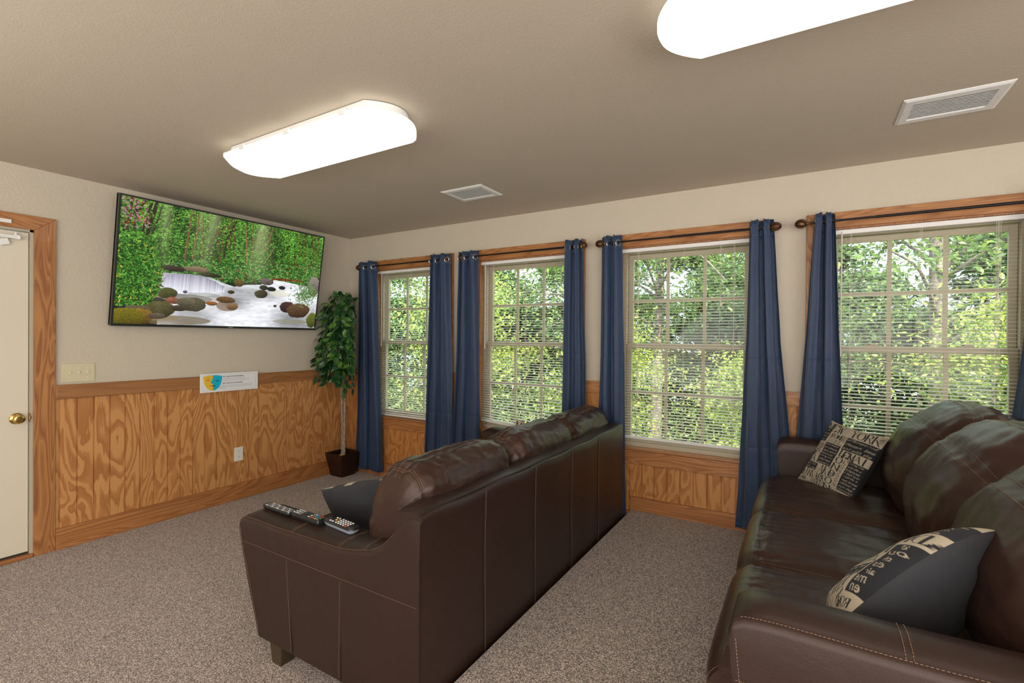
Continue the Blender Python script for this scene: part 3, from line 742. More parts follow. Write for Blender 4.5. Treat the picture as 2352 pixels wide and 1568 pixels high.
GL = {'N': [[(0, 0), (0, 1)], [(0, 1), (1, 0)], [(1, 0), (1, 1)]], 'E': [[(0.1, 0), (.1, 1)], [(.1, 1), (.9, 1)], [(.1, .5), (.7, .5)], [(.1, 0), (.9, 0)], [(.9, 0), (.9, .2)], [(.9, 1), (.9, .8)]],
      'W': [[(0, 1), (.28, 0)], [(.28, 0), (.5, .8)], [(.5, .8), (.72, 0)], [(.72, 0), (1, 1)]], 'Y': [[(0, 1), (.5, .5)], [(1, 1), (.5, .5)], [(.5, .5), (.5, 0)]],
      'O': [[(.5 + .5 * math.sin(a_ * math.pi / 10), .5 + .5 * math.cos(a_ * math.pi / 10)) for a_ in range(21)]],
      'R': [[(.1, 0), (.1, 1)], [(.1, 1), (.6, 1), (.85, .88), (.85, .65), (.6, .5), (.1, .5)], [(.5, .5), (.95, 0)]], 'K': [[(.1, 0), (.1, 1)], [(.1, .42), (.9, 1)], [(.35, .6), (.95, 0)]],
      'L': [[(.1, 0), (.1, 1)], [(.1, 0), (.9, 0), (.9, .25)]], 'D': [[(.1, 0), (.1, 1)], [(.1, 1), (.5, 1), (.85, .8), (.93, .5), (.85, .2), (.5, 0), (.1, 0)]],
      'M': [[(0, 0), (.08, 1)], [(.08, 1), (.5, .1)], [(.5, .1), (.92, 1)], [(.92, 1), (1, 0)]], 'A': [[(0, 0), (.5, 1)], [(.5, 1), (1, 0)], [(.2, .35), (.8, .35)]], 'I': [[(.5, 0), (.5, 1)]],
      'P': [[(.1, 0), (.1, 1)], [(.1, 1), (.6, 1), (.88, .86), (.88, .62), (.6, .46), (.1, .46)]], 'S': [[(.85, .85), (.6, 1), (.3, 1), (.12, .8), (.3, .58), (.7, .42), (.88, .2), (.7, 0), (.35, 0), (.12, .17)]]}
def serif(img, s, box, col, vertical=False, slant=0.0, heavy=.20):
    x0, y0, x1, y1 = box; n = len(s)
    for k, ch in enumerate(s):
        if ch == ' ': continue
        if vertical: bx = (x0, y0 + (y1 - y0) * k / n, x1, y0 + (y1 - y0) * (k + .86) / n)
        else: bx = (x0 + (x1 - x0) * k / n, y0, x0 + (x1 - x0) * (k + .82) / n, y1)
        w, h = bx[2] - bx[0], bx[3] - bx[1]
        P = lambda p: (bx[0] + p[0] * w + slant * p[1] * h, bx[3] - p[1] * h)
        def bar(a, b, th):
            a, b = np.array(P(a)), np.array(P(b)); dd = b - a; L_ = np.hypot(*dd) + 1e-6; nn = np.array([-dd[1], dd[0]]) / L_ * th / 2; e_ = dd / L_ * th * .2
            q = [a - e_ + nn, a - e_ - nn, b + e_ - nn, b + e_ + nn]; fill_tri(img, q[0], q[1], q[2], col); fill_tri(img, q[0], q[2], q[3], col)
        for st in GL[ch]:
            for a, b in zip(st, st[1:]):
                dx, dy = b[0] - a[0], b[1] - a[1]
                thick = heavy * min(w, h)
                vert = abs(dy) / (abs(dx) + abs(dy) + 1e-6)
                f_ = (.28 + .72 * vert ** 1.5)
                if dx * dy > 0 and abs(dx) > .15: f_ *= .4
                bar(a, b, max(1.6, thick * f_))
            if ch not in 'OS':
                for e in (st[0], st[-1]):
                    if e[1] in (0, 1) and e[0] not in (.6, .5) or ch in 'IY': bar((e[0] - .14, e[1]), (e[0] + .14, e[1]), max(1.4, .05 * h))
PN = 640
def pillow_print():
    tan = np.array((0.44, 0.385, 0.30)); inkc = np.array((0.022, 0.024, 0.030))
    im = np.empty((PN, PN, 3)); im[:] = tan
    B = lambda a, b, c, d: (a * PN, b * PN, c * PN, d * PN)
    def block(a, b, c, d, lines, seed):
        x0, y0, x1, y1 = [int(q) for q in B(a, b, c, d)]; im[y0:y1, x0:x1] = inkc
        r_ = random.Random(seed); h = (y1 - y0) / len(lines)
        for i, l in enumerate(lines): put_text(im, l, (x0 + 3 + r_.uniform(0, 14), y0 + h * i + h * .20, x1 - 3 - r_.uniform(0, 22), y0 + h * i + h * .84), tan, .45)
    block(0, .13, .19, .34, ['so far', 'her to', 'my word', 'go and'], 1)
    block(.0, .50, .085, .90, ['sun', 'ou', 'th', 'es', 'air', 'me', 'en'], 2)
    block(.23, .345, .50, .66, ['very nearly', 'her minutes', 'last and', 'blend a bit', 'coming over', 'treat most', 'around in'], 3)
    block(.52, .185, 1.0, .37, ['of Europe had', 'Mozart. Bee', 'and with the'], 4)
    block(.745, .49, 1.0, .90, ['along the', 'with the o', 'Vienna', 'I had we', 'regards, a', 'real bone', 'visitor a', 'sure that', 'especial'], 5)
    block(.10, .68, .30, .78, ['wander by', 'all at once'], 6)
    serif(im, 'NEW YORK', B(.05, .035, .99, .165), inkc, slant=-.12, heavy=.26)
    serif(im, 'ROME', B(.24, .19, .47, .255), inkc, heavy=.34); serif(im, 'ROME', B(.24, .27, .50, .335), inkc, heavy=.14)
    serif(im, 'MADRID', B(-.08, .37, .21, .47), inkc, heavy=.3)
    serif(im, 'PARIS', B(.10, .48, .19, .98), inkc, True, heavy=.26)
    serif(im, 'LONDON', B(.535, .375, .635, 1.0), inkc, True, heavy=.26)
    for k, ch in enumerate('LONDON'): put_text(im, ch, B(.665, .50 + k * .066, .71, .55 + k * .066), inkc)
    serif(im, 'EMAI', B(.60, .385, .99, .475), inkc, heavy=.3)
    serif(im, 'NYARK', B(.20, .80, .53, .90), inkc, heavy=.3); serif(im, 'SOIR', B(.24, .905, .5, .985), inkc, slant=.2, heavy=.22)
    put_text(im, 'MADRID', B(.66, .925, .97, .975), inkc)
    serif(im, 'AK', B(.36, .67, .52, .79), inkc, heavy=.34)
    serif(im, 'ROME', B(.02, .93, .17, .97), inkc, heavy=.3)
    # postmark waves
    for (cx, cy, r0, n, a0, a1) in ((.93, .02, .05, 6, .2, 1.6), (.30, .88, .07, 6, -.6, .8), (.78, .42, .05, 5, 1.2, 2.4), (.43, .22, .03, 5, -.5, .6), (.86, .17, .05, 5, .3, 1.3), (.58, .70, .03, 4, 0, 3)):
        for k in range(n):
            rad = r0 + k * .014
            for q in range(60):
                th = a0 + (a1 - a0) * q / 60; x = int((cx + rad * math.cos(th)) * PN); y = int((cy + rad * math.sin(th) + .006 * math.sin(q * .9)) * PN)
                if 0 <= x < PN - 3 and 0 <= y < PN - 3: im[y:y + 3, x:x + 2] = inkc
    im *= (1 + .10 * (rng.random((PN, PN, 1)) - .5))
    return im
PRINT = pillow_print()

def color_attr(me, name, cols):
    a = me.color_attributes.new(name, 'FLOAT_COLOR', 'POINT')
    buf = np.ones((len(cols), 4), dtype=np.float32); buf[:, :3] = cols
    a.data.foreach_set('color', buf.ravel())

def pillow(label, loc, rot, w, h, tf=.055, tb=.075, seed=0, flip=False, quad=None, bow=0.0, spin=0):
    """local xy plane; printed side +z (front), black side -z"""
    if quad: quad = [Vector(q) for q in quad]; flip = True
    t = empty('throw_pillow', loc, rot); tag(t, label, 'throw pillow', 'city print throw pillows')
    def surf(u, v, sgn, th):
        if quad:
            A_, B_, C_, D_ = quad      # TL TR BR BL in world, black face seen clockwise
            a, b = (u + 1) / 2, (v + 1) / 2
            base = (D_ * (1 - a) + C_ * a) * (1 - b) + (A_ * (1 - a) + B_ * a) * b
            up_ = ((A_ + B_) - (C_ + D_)).normalized(); rt_ = ((B_ + C_) - (A_ + D_)).normalized(); nn = rt_.cross(up_).normalized()
            base = base + up_ * bow * (1 - u * u) * max(v, 0) ** 2 + rt_ * bow * .5 * (1 - v * v) * max(u, 0) ** 2
            prof = (max(0, 1 - abs(u) ** 2.6) * max(0, 1 - abs(v) ** 2.6)) ** .5
            n_ = noise.noise(Vector((u * 2.2 + seed, v * 2.2, sgn * 3.)))
            return tuple(base - Vector(loc) - nn * sgn * th * prof * (1 + .15 * n_))
        if flip: sgn = -sgn
        pin = 1 - .075 * (1 - abs(v) ** 2.2) * abs(u) ** 4; pin2 = 1 - .075 * (1 - abs(u) ** 2.2) * abs(v) ** 4
        x, y = u * w / 2 * pin, v * h / 2 * pin2
        prof = (max(0, 1 - abs(u) ** 3.2) * max(0, 1 - abs(v) ** 3.2)) ** .55
        n_ = noise.noise(Vector((x * 9 + seed, y * 9, sgn * 3.)))
        edge = min(1, (1 - max(abs(u), abs(v))) * 8)
        return (x, y, sgn * th * prof * (1 + .10 * n_) + sgn * .004 * edge * noise.noise(Vector((x * 30, y * 30 + seed, 1.))))
    n = 300; ax = np.linspace(-1, 1, n)
    mb = MB(); mb.grid([[surf(u, v, 1, tf) for v in ax] for u in ax], n, n)
    if flip: mb.f = [tuple(reversed(q)) for q in mb.f]
    o = mb.build('printed_front', 'pillow_print', t, smooth=True, label='beige front printed with black city names')
    ii, jj = np.meshgrid(np.arange(n), np.arange(n), indexing='ij')
    X = np.clip((ii / (n - 1) * PN).astype(int), 0, PN - 1); Yv = np.clip(((1 - jj / (n - 1)) * PN).astype(int), 0, PN - 1)
    color_attr(o.data, 'print', np.rot90(PRINT, spin)[Yv, X].reshape(-1, 3))
    n = 60; ax = np.linspace(-1, 1, n)
    mb = MB(); mb.grid([[surf(u, v, -1, tb) for v in ax] for u in ax], n, n)
    if not flip: mb.f = [tuple(reversed(q)) for q in mb.f]
    mb.build('black_back', 'pillow_black', t, smooth=True, label='plain black fabric back')
    return t

# ------------------------------------------------------------------ sofas
def sofa(label, loc, P):
    """local x: 0 = arm front, + = towards the back; y across, 0 = centre; z up"""
    t = empty('leather_sofa', loc); tag(t, label, 'sofa', 'dark brown leather sofas')
    L, D, AW, AH, BH = P['L'], P['D'], P['AW'], P['AH'], P['BH']; hy = L / 2; zb = .095; lean = P['lean']
    # arm profile (x, ztop)
    prof = [(0.0, AH - .035), (0.006, AH - .012), (.03, AH), (.10, AH + .004), (.30, AH), (.50, AH + .004), (.66, AH + .002), (.76, AH + .018), (.84, AH + .035), (.895, AH + .062), (.95, AH + .115), (.99, AH + .16), (1.02, BH - .040), (1.045, BH - .032), (D - .002, BH - .036)]
    def arm(sgn):
        stations = []
        for a, b in zip(prof, prof[1:]):
            for k in range(4): stations.append((a[0] + (b[0] - a[0]) * k / 4, a[1] + (b[1] - a[1]) * k / 4))
        stations.append(prof[-1])
        # light smoothing
        zz = [s_[1] for s_ in stations]
        for _ in range(2): zz = [zz[0]] + [(zz[i - 1] + 2 * zz[i] + zz[i + 1]) / 4 for i in range(1, len(zz) - 1)] + [zz[-1]]
        if sgn > 0 and P.get('dfar'): zz = [z + P['dfar'] * (1 if x < .7 else max(0, 1 - (x - .7) / .3)) for (x, _), z in zip(stations, zz)]
        rings = []
        for (x, _), z in zip(stations, zz):
            ff = max(0, 1 - x / .5); w_ = AW if x < .95 else AW
            crown = .016 * min(1, x / .06) * (1 if x < .8 else max(0, 1 - (x - .8) / .2))
            sec = [(0, zb), (-.004, (zb + z) / 2), (-.002, z - .10), (0.0, z - .02), (.003, z - .007), (.010, z - .001), (.03, z + crown * .5), (w_ * .5, z + crown), (w_ - .03, z + crown * .6), (w_ - .008, z - .004), (w_ - .001, z - .016), (w_, z - .06), (w_, zb)]
            ring = []
            for (oy, q) in sec:
                xl = x + lean * (1 - (q - zb) / (z - zb)) * ff
                ring.append((xl, sgn * (hy - oy), q))
            rings.append(ring)
        mb = MB(); mb.ring(rings); o = mb.build('arm', 'leather_panel', t, smooth=True, fix=True, angle=.9)
        # stitches: welt line on the outer top edge, cross seams, side seams
        st = MB()
        out = lambda x, z, off=.0015: (x + lean * (1 - (z - zb) / (AH - zb)) * max(0, 1 - x / .5), sgn * (hy + off + .004 * 0), z)
        line = [(x, sgn * (hy - .008), z + .0012) for (x, _), z in zip(stations, zz) if x > .02]
        dashes(st, line, .0075, .00065)
        for xs_ in P['cross']:
            for dx in (-.006, .006):
                zc = np.interp(xs_ + dx, [s_[0] for s_ in stations], zz)
                dashes(st, [(xs_ + dx, sgn * (hy - oy), zc + cr + .0012) for oy, cr in ((.012, .0), (.03, .009), (AW * .5, .0165), (AW - .03, .010), (AW - .01, -.002))], .0075, .00065)
        hz = P['seamz']
        dashes(st, [out(x, hz, .0035) for x in (0.004, .2, .5, .8, D - .01)], .0075, .00065)
        for xs_ in P['vert']: dashes(st, [out(xs_ - .004, z, .0035 if z > .3 else .004) for z in (hz - .01, .3, zb + .01)], .0075, .0006)
        zf = zz[0]
        dashes(st, [(lean * (1 - (q - zb) / (zf - zb)) + .014, sgn * (hy + .0045 - .003 * (q > .5)), q) for q in (zf - .012, .5, .35, .2, .12)], .0075, .00065)
        st.build('stitching', 'stitch_thread', o, label='tan top-stitching')['kind'] = 'stuff'
        sd = MB()
        for xs_ in P['vert']: sd.tube([out(xs_ + .002, z, .0022 if z > .3 else .0028) for z in (hz - .008, .3, zb + .003)], .0016, 5)
        sd.build('seam', 'seam_dark', o)['kind'] = 'stuff'
        return o
    arm(-1); arm(1)
    # front rail and base
    mb = MB(); mb.box(.03 + lean * .2, .10 + lean * .6, -hy + AW - .01, hy - AW + .01, zb + .01, P['seat'] - .17); mb.build('front_rail', 'leather_panel', t, bevel=.02, seg=3)
    mb = MB(); mb.box(.12, D - .14, -hy + AW - .005, hy - AW + .005, zb + .02, P['seat'] - .18); mb.build('seat_deck', 'leather_panel', t)
    # back
    nb = 60; rings = []
    bt = .125
    for k in range(nb + 1):
        y = -hy + .006 + (L - .012) * k / nb
        s_ = .010 * math.sin(k * .55) * .35 + P['sag'] * math.sin(math.pi * k / nb) - (.012 if k in (0, nb) else 0)
        zt = BH - .014 + s_
        bulge = .004 * math.sin(k / nb * math.pi * 5) ** 2
        if k in (0, nb): zt += .004
        rings.append([(D - bt, y, zb + .02), (D - bt, y, zt - .03), (D - bt + .012, y, zt - .006), (D - bt / 2, y, zt + .004), (D - .02, y, zt), (D - .006, y, zt - .004), (D + .0015, y, zt - .014), (D + .0005 + bulge, y, zt - .05), (D + bulge, y, .45), (D, y, zb)])
    mb = MB(); mb.ring(rings); bk = mb.build('back_frame', 'leather_panel', t, smooth=True, fix=True, angle=.9)
    st = MB(); sd = MB()
    for yy in P['rear_seams']:
        dashes(st, [(D + .004, yy + .004 * math.sin(z * 9), z) for z in np.linspace(BH - .035, zb + .01, 14)], .0075, .00065)
        sd.tube([(D + .0025, yy - .004 + .004 * math.sin(z * 9), z) for z in np.linspace(BH - .035, zb + .01, 14)], .0014, 5)
    sd.tube([(D - .008, y, BH - .0145 + P['sag'] * math.sin(math.pi * (y + hy) / L)) for y in np.linspace(-hy + .02, hy - .02, 30)], .0032, 6)
    st.build('stitching', 'stitch_thread', bk, label='tan top-stitching')['kind'] = 'stuff'; sd.build('seam', 'seam_dark', bk)['kind'] = 'stuff'
    # seat cushions
    cw = (L - 2 * AW) / 3; sh = P['seat']
    for k in range(3):
        y0 = -hy + AW + cw * k; yc = y0 + cw / 2
        xa, xb_ = P['seatfront'], D - .28; n1, n2 = 60, 100
        def top(u, v, yc=yc, k=k):
            # u 0..1 front to back, v -1..1 across
            e = (1 - abs(v) ** 7) ** .5
            x = xa + (xb_ - xa) * u; y = yc + v * cw / 2 * .992
            z = sh - .028 + .034 * (1 - abs(v) ** 3.5) + .010 * math.sin(math.pi * min(1, u * 1.1)) 
            return x, y, z
        rings = []
        prof_s = []
        for q in range(10): prof_s.append((xa + .035 - .035 * math.cos(math.pi / 2 * (q / 9 * 2 - 1)) * 1.0, sh - .15 + .15 * q / 9, 0))
        P_ = []
        for iv in range(n2 + 1):
            v = -1 + 2 * iv / n2; row = []
            ed = 1 - abs(v) ** 6
            # front face bottom to top then top front to back
            for q in range(14):
                s_ = q / 13; z = sh - .165 + (.165 - .03 + .026 * ed) * s_; bulge_ = math.sin(math.pi * min(1, s_ * 1.02)) ** .6
                row.append((xa + .036 - .034 * bulge_ * (.55 + .45 * ed) + (.03 * s_ ** 5), yc + v * cw / 2 * .994, z))
            for q in range(1, n1 + 1):
                u = q / n1; x = xa + .066 + (xb_ - xa - .066) * u; wr = 0
                # wrinkles running from the front edge backwards and along the side seams
                wr += .0075 * (noise.noise(Vector((x * 5, (yc + v * cw / 2) * 34, k * 7.)))) * math.exp(-u * 4.5)
                wr += .006 * noise.noise(Vector((x * 14, v * 4.5 + k * 3, 2.))) * (.3 + abs(v) ** 2)
                wr += .004 * noise.noise(Vector((x * 5 + v * 3, v * 3, k * 5. + 1)))
                z = sh - .004 - .026 * (1 - ed) + .012 * math.sin(math.pi * u) * ed + wr * (1 - abs(v) ** 12)
                if q == 1: z -= .004
                row.append((x, yc + v * cw / 2 * .994, z))
            row.append((xb_, yc + v * cw / 2 * .994, sh - .16))
            P_.append(row)
        mb = MB(); mb.ring(P_, closed=True, cap=True); cu = mb.build('seat_cushion', 'leather_soft', t, smooth=True, fix=True, angle=1.0)
        st = MB()
        for iv in (0, n2):
            sg = 1 if iv else -1
            dashes(st, [(p_[0] , p_[1] - sg * .012, p_[2] + .007) for p_ in P_[iv][15:]][:-1], .0075, .00065)
            dashes(st, [(p_[0] - .006, p_[1] - sg * .012, p_[2]) for p_ in P_[iv][3:13]], .0075, .00065)
        st.build('stitching', 'stitch_thread', cu, label='tan top-stitching')['kind'] = 'stuff'
        # welt along front top edge
    # back cushions: closed x-z profile lofted across y
    bx = P['bcx']; bz = P['seat'] - .01
    prof_b = P['bprof']
    ctl = [Vector((bx + a, 0, bz + b)) for a, b in prof_b]
    def cr(p, n=7):
        m_ = len(p); out = []
        for i in range(m_):
            p0, p1, p2, p3 = p[(i - 1) % m_], p[i], p[(i + 1) % m_], p[(i + 2) % m_]
            for k in range(n):
                s_ = k / n; out.append(.5 * ((2 * p1) + (-p0 + p2) * s_ + (2 * p0 - 5 * p1 + 4 * p2 - p3) * s_ * s_ + (-p0 + 3 * p1 - 3 * p2 + p3) * s_ ** 3))
        return out
    loop = cr(ctl); nl = len(loop); cen = sum(loop, Vector()) / nl
    bwid = P['bw']; nv = 72
    for k in range(3):
        yc = P['bcy'][k]
        def S(iu, v, lift=0.0, k=k, yc=yc):
            p = loop[iu % nl]; av = abs(v)
            sc = (1 - av ** P['ep'][0]) ** P['ep'][1] if av < 1 else 0.0
            sc = .10 + .90 * sc
            q = cen + (p - cen) * sc
            un = iu / nl * 2 * math.pi; y = yc + v * bwid / 2
            cross = math.cos(un) * 2.2; along = math.sin(un) * 2.2
            wv = .010 * noise.noise(Vector((cross * 1.6 + k * 4, along * 1.6, v * 2.4))) + .011 * noise.noise(Vector((cross * 2.2 + k, along * 2.2 + v * 1.5, v * 9.))) * (.35 + .65 * av) + .003 * noise.noise(Vector((cross * 6 + k, along * 6, v * 4 + 3.)))
            # pinch along seam lines
            pin = 0
            for ps in P['pinch']:
                dd = min(abs(iu % nl - ps * nl), nl - abs(iu % nl - ps * nl)) / nl; pin += math.exp(-(dd / .012) ** 2) * .007
            pin += math.exp(-((av - .86) / .02) ** 2) * .006
            d_ = (p - cen); d_.y = 0; d_.normalize()
            q = q + d_ * (wv * sc - pin * sc + lift)
            return Vector((q.x, y, q.z))
        rings = []
        for iv in range(nv + 1):
            v = math.sin((iv / nv - .5) * math.pi) * 1.0; v = math.copysign(abs(v) ** .9, v)
            rings.append([S(iu, v) for iu in range(nl)])
        mb = MB(); mb.ring(rings); cu = mb.build('back_cushion', 'leather_soft', t, smooth=True, fix=True)
        st = MB()
        for ps in P['pinch']:
            for off in (-.012, .012):
                iu = int((ps + off) * nl) % nl; dashes(st, [S(iu, v, .0016) for v in np.linspace(-.92, .92, 40)], .008, .0008)
        for vv in (-.875, .845):
            for dv in (0, .022):
                dashes(st, [S(iu, vv + dv, .0016) for iu in range(int(nl * P['arc'][0]), int(nl * P['arc'][1]))], .008, .0008)
        st.build('stitching', 'stitch_thread', cu, label='tan top-stitching')['kind'] = 'stuff'
    # legs: square tapered blocks
    for lx_ in (.125 + lean * .9, D - .12):
        for s_ in (-1, 1):
            mb = MB(); yo = s_ * (hy - .055); a_, b_ = .048, .030
            tp = [(lx_ - a_, yo - a_, zb + .03), (lx_ + a_, yo - a_, zb + .03), (lx_ + a_, yo + a_, zb + .03), (lx_ - a_, yo + a_, zb + .03)]
            bt_ = [(lx_ - b_, yo - b_ + s_ * .012, 0), (lx_ + b_, yo - b_ + s_ * .012, 0), (lx_ + b_, yo + b_ + s_ * .012, 0), (lx_ - b_, yo + b_ + s_ * .012, 0)]
            mb.ring([bt_, tp]); mb.build('leg', 'dark_leg_wood', t, bevel=.003, fix=True)
    return t
BPROF = [(0.02, 0.0), (-.05, .05), (-.075, .16), (-.04, .29), (.04, .40), (.15, .475), (.26, .485), (.345, .42), (.375, .32), (.36, .18), (.33, .05), (.20, -.005)]
BPROF1 = [(0.0, 0.0), (-.04, .08), (-.03, .22), (0.0, .34), (.04, .425), (.10, .468), (.20, .478), (.275, .43), (.30, .34), (.28, .18), (.26, .04), (.14, -.005)]
S1 = dict(dfar=.085, L=2.11, D=1.085, AW=.205, AH=.588, BH=.818, lean=.16, cross=(.375, .66, .80), seamz=.485, vert=(.35, .69), sag=-.008, rear_seams=(-.671, -.247, .175, .58), seat=.45, seatfront=-.07,
          bcx=.70, bprof=BPROF1, bw=.70, bcy=(-.605, .11, .745), pinch=(.345, .475), arc=(.12, .62), ep=(8, .40))
sofa('dark brown leather sofa seen from behind, facing the television', (1.975, -1.235, 0), S1)
S2 = dict(L=2.29, D=1.10, AW=.16, AH=.655, BH=.88, lean=.05, cross=(.31,), seamz=.52, vert=(.35, .69), sag=0, rear_seams=(-.65, -.22, .2, .62), seat=.468, seatfront=-.085,
          bcx=.545, bprof=[(a * 1.03, b * 1.06) for a, b in BPROF], bw=.76, bcy=(-.64, 0.0, .64), pinch=(.335, .46), arc=(.10, .60), ep=(3.0, .52))
sofa('dark brown leather sofa on the right, seen from its near arm', (4.02, -1.235, PLAT), S2)

# ------------------------------------------------------------------ throw pillows
pillow('city print pillow lying against the far arm of the right sofa, print facing the room', (4.325, -.40, .765), (1.053, .05, -.943), .39, .39, .035, .07, 1)
pillow('black-backed pillow propped in the near corner of the right sofa', (4.38, -2.0, .63), (0, 0, 0), .40, .40, .12, .035, 2, quad=[(4.245, -2.15, .755), (4.55, -1.95, .955), (4.465, -1.93, .635), (4.22, -2.08, .635)], bow=.055, spin=3)
pillow('black-backed pillow behind the remote controls on the front sofa', (2.38, -1.95, .46), (0, 0, 0), .42, .30, .10, .035, 3, quad=[(2.165, -2.0, .66), (2.60, -2.0, .78), (2.58, -1.90, .46), (2.18, -1.90, .45)], bow=.0, spin=1)
pillow('small corner of a print pillow showing above the front sofa beside the window', (2.58, -.62, .60), (math.radians(80), math.radians(12), math.radians(0)), .40, .40, .05, .05, 4)

# ------------------------------------------------------------------ remote controls on the near arm
def remote(label, loc, rz, L, W, Hh, kind):
    t = empty('remote_control', loc, (0, 0, rz)); tag(t, label, 'remote control', 'remote controls on the sofa arm')
    def outline(l, w, r, n=6, waist=0):
        pts = []
        for cx, cy, a0 in ((l / 2 - r, w / 2 - r, 0), (-l / 2 + r, w / 2 - r, 90), (-l / 2 + r, -w / 2 + r, 180), (l / 2 - r, -w / 2 + r, 270)):
            for k in range(n + 1):
                a_ = math.radians(a0 + 90 * k / n); pts.append((cx + r * math.cos(a_), cy + r * math.sin(a_)))
        if waist: pts = [(x, y * (1 - waist * math.exp(-((x + .01) / .03) ** 2))) for x, y in pts]
        return pts
    btn = []
    if kind == 0:
        mb = MB(); mb.ring([[(x, y, 0) for x, y in outline(L * .93, W * .8, .008)], [(x, y, Hh * .6) for x, y in outline(L, W, .009)], [(x, y, Hh) for x, y in outline(L - .004, W - .004, .008)]])
        mb.build('body', 'black_plastic', t)
        for i in range(13):
            for j in range(3):
                if i in (4, 5, 6) and j == 1: continue
                x = -L / 2 + .028 + i * .0140; y = -.0135 + j * .0135
                btn.append((x, y, .0085, .0058, 'button_grey' if (i + j) % 3 else 'button_white', 0))
        btn.append((-L / 2 + .028 + 5 * .014, 0, .020, .016, 'button_grey', 0)); btn.append((L / 2 - .030, .0135, .009, .006, 'button_blue', 0))
    elif kind == 1:
        mb = MB(); mb.ring([[(x, y, 0) for x, y in outline(L * .98, W * .88, .006)], [(x, y, Hh * .5) for x, y in outline(L, W, .006)], [(x, y, Hh) for x, y in outline(L - .004, W - .004, .006)]])
        mb.build('body', 'black_plastic', t)
        for i in range(12):
            for j in range(3):
                x = -L / 2 + .018 + i * .0145; y = -.0145 + j * .0145; c_ = 'button_grey'
                if i < 3: c_ = 'button_white'
                if (i, j) in ((8, 0), (11, 2), (10, 2)): c_ = 'button_red'
                if (i, j) in ((9, 2), (10, 1)): c_ = 'button_blue'
                if (i, j) == (11, 1): c_ = 'button_green'
                if (i, j) == (10, 0): c_ = 'button_yellow'
                if (i, j) in ((7, 0), (7, 1), (8, 2)): c_ = 'button_white'
                if 4 <= i <= 6: c_ = 'button_dark'
                btn.append((x, y, .0095 if (i, j) in ((9, 2), (8, 0)) else .0075, .0055, c_, 0))
    else:
        mb = MB(); mb.ring([[(x, y, 0) for x, y in outline(L * .82, W * .55, .014)], [(x, y, Hh * .30) for x, y in outline(L * .95, W * .85, .020, waist=.12)], [(x, y, Hh * .66) for x, y in outline(L, W, .022, waist=.12)]])
        mb.build('underside', 'grey_plastic', t, smooth=True, angle=.9, label='grey plastic underside')
        mb = MB(); mb.ring([[(x, y, Hh * .66) for x, y in outline(L, W, .022, waist=.12)], [(x, y, Hh * .9) for x, y in outline(L - .003, W - .003, .021, waist=.12)], [(x, y, Hh) for x, y in outline(L - .010, W - .010, .018, waist=.12)]])
        mb.build('body', 'black_plastic', t, smooth=True, angle=.9)
        for i in range(7):
            for j in range(4 if i > 1 else 3):
                x = -L / 2 + .055 + i * .0165 + (0 if i > 1 else -.006); y = -.018 + j * (.012 if i > 1 else .017); c_ = 'button_white'
                if (i, j) == (1, 1): c_ = 'button_yellow'
                if (i, j) == (6, 0): c_ = 'button_red'
                if i == 0 and j == 1: continue
                btn.append((x, y, .0088 + (.002 if c_ != 'button_white' else 0), .0088, c_, 1))
        vs, tr_ = text_tris('remote')
    if kind == 2:
        sc = .0052; mb = MB(); x0 = -L / 2 + .026
        mb.add([(x0 - v[1] * sc, -.010 + v[0] * sc, Hh + .0004) for v in vs] , [tuple(t_) for t_ in tr_.tolist()])
        mb.build('brand_lettering', 'button_white', t)
    cache = {}
    for x, y, a_, b_, c_, rd in btn:
        key = (round(a_, 4), c_, rd)
        if key not in cache:
            mb = MB()
            if rd: mb.lathe([(0, -.001), (a_ / 2, -.001), (a_ / 2, .0016), (a_ / 2 * .7, .0026), (0, .0028)], 12)
            else: mb.box(-a_ / 2, a_ / 2, -b_ / 2, b_ / 2, -.001, .0018)
            o = mb.build('button', c_, t); cache[key] = o
        else:
            o = cache[key].copy(); COL.objects.link(o); o.parent = t
        o.location = (x, y, Hh)
ZR = .6065
remote('slim black remote control nearest the front end of the sofa arm', (2.125, -2.19, ZR), -.03, .205, .044, .018, 0)
remote('black remote control with coloured buttons, middle of three on the sofa arm', (2.328, -2.185, ZR), -.03, .196, .050, .023, 1)
remote('rounded remote control with grey underside and white round buttons', (2.524, -2.172, ZR - .003), -.10, .200, .056, .030, 2)

# ------------------------------------------------------------------ television
TVW, TVH = 1.62, .902
top_l = Vector((.222, -1.296, 2.352)); bot_l = Vector((.082, -1.296, 1.461))
zax = (top_l - bot_l).normalized(); xax = Vector((0, 1, 0)); nax = xax.cross(zax)
tv = empty('television'); tag(tv, 'wall mounted flat television tilted down, showing a forest waterfall', 'television')
tv.matrix_world = Matrix(((xax.x, zax.x, nax.x, (top_l.x + bot_l.x) / 2), (xax.y, zax.y, nax.y, -1.296), (xax.z, zax.z, nax.z, (top_l.z + bot_l.z) / 2), (0, 0, 0, 1)))
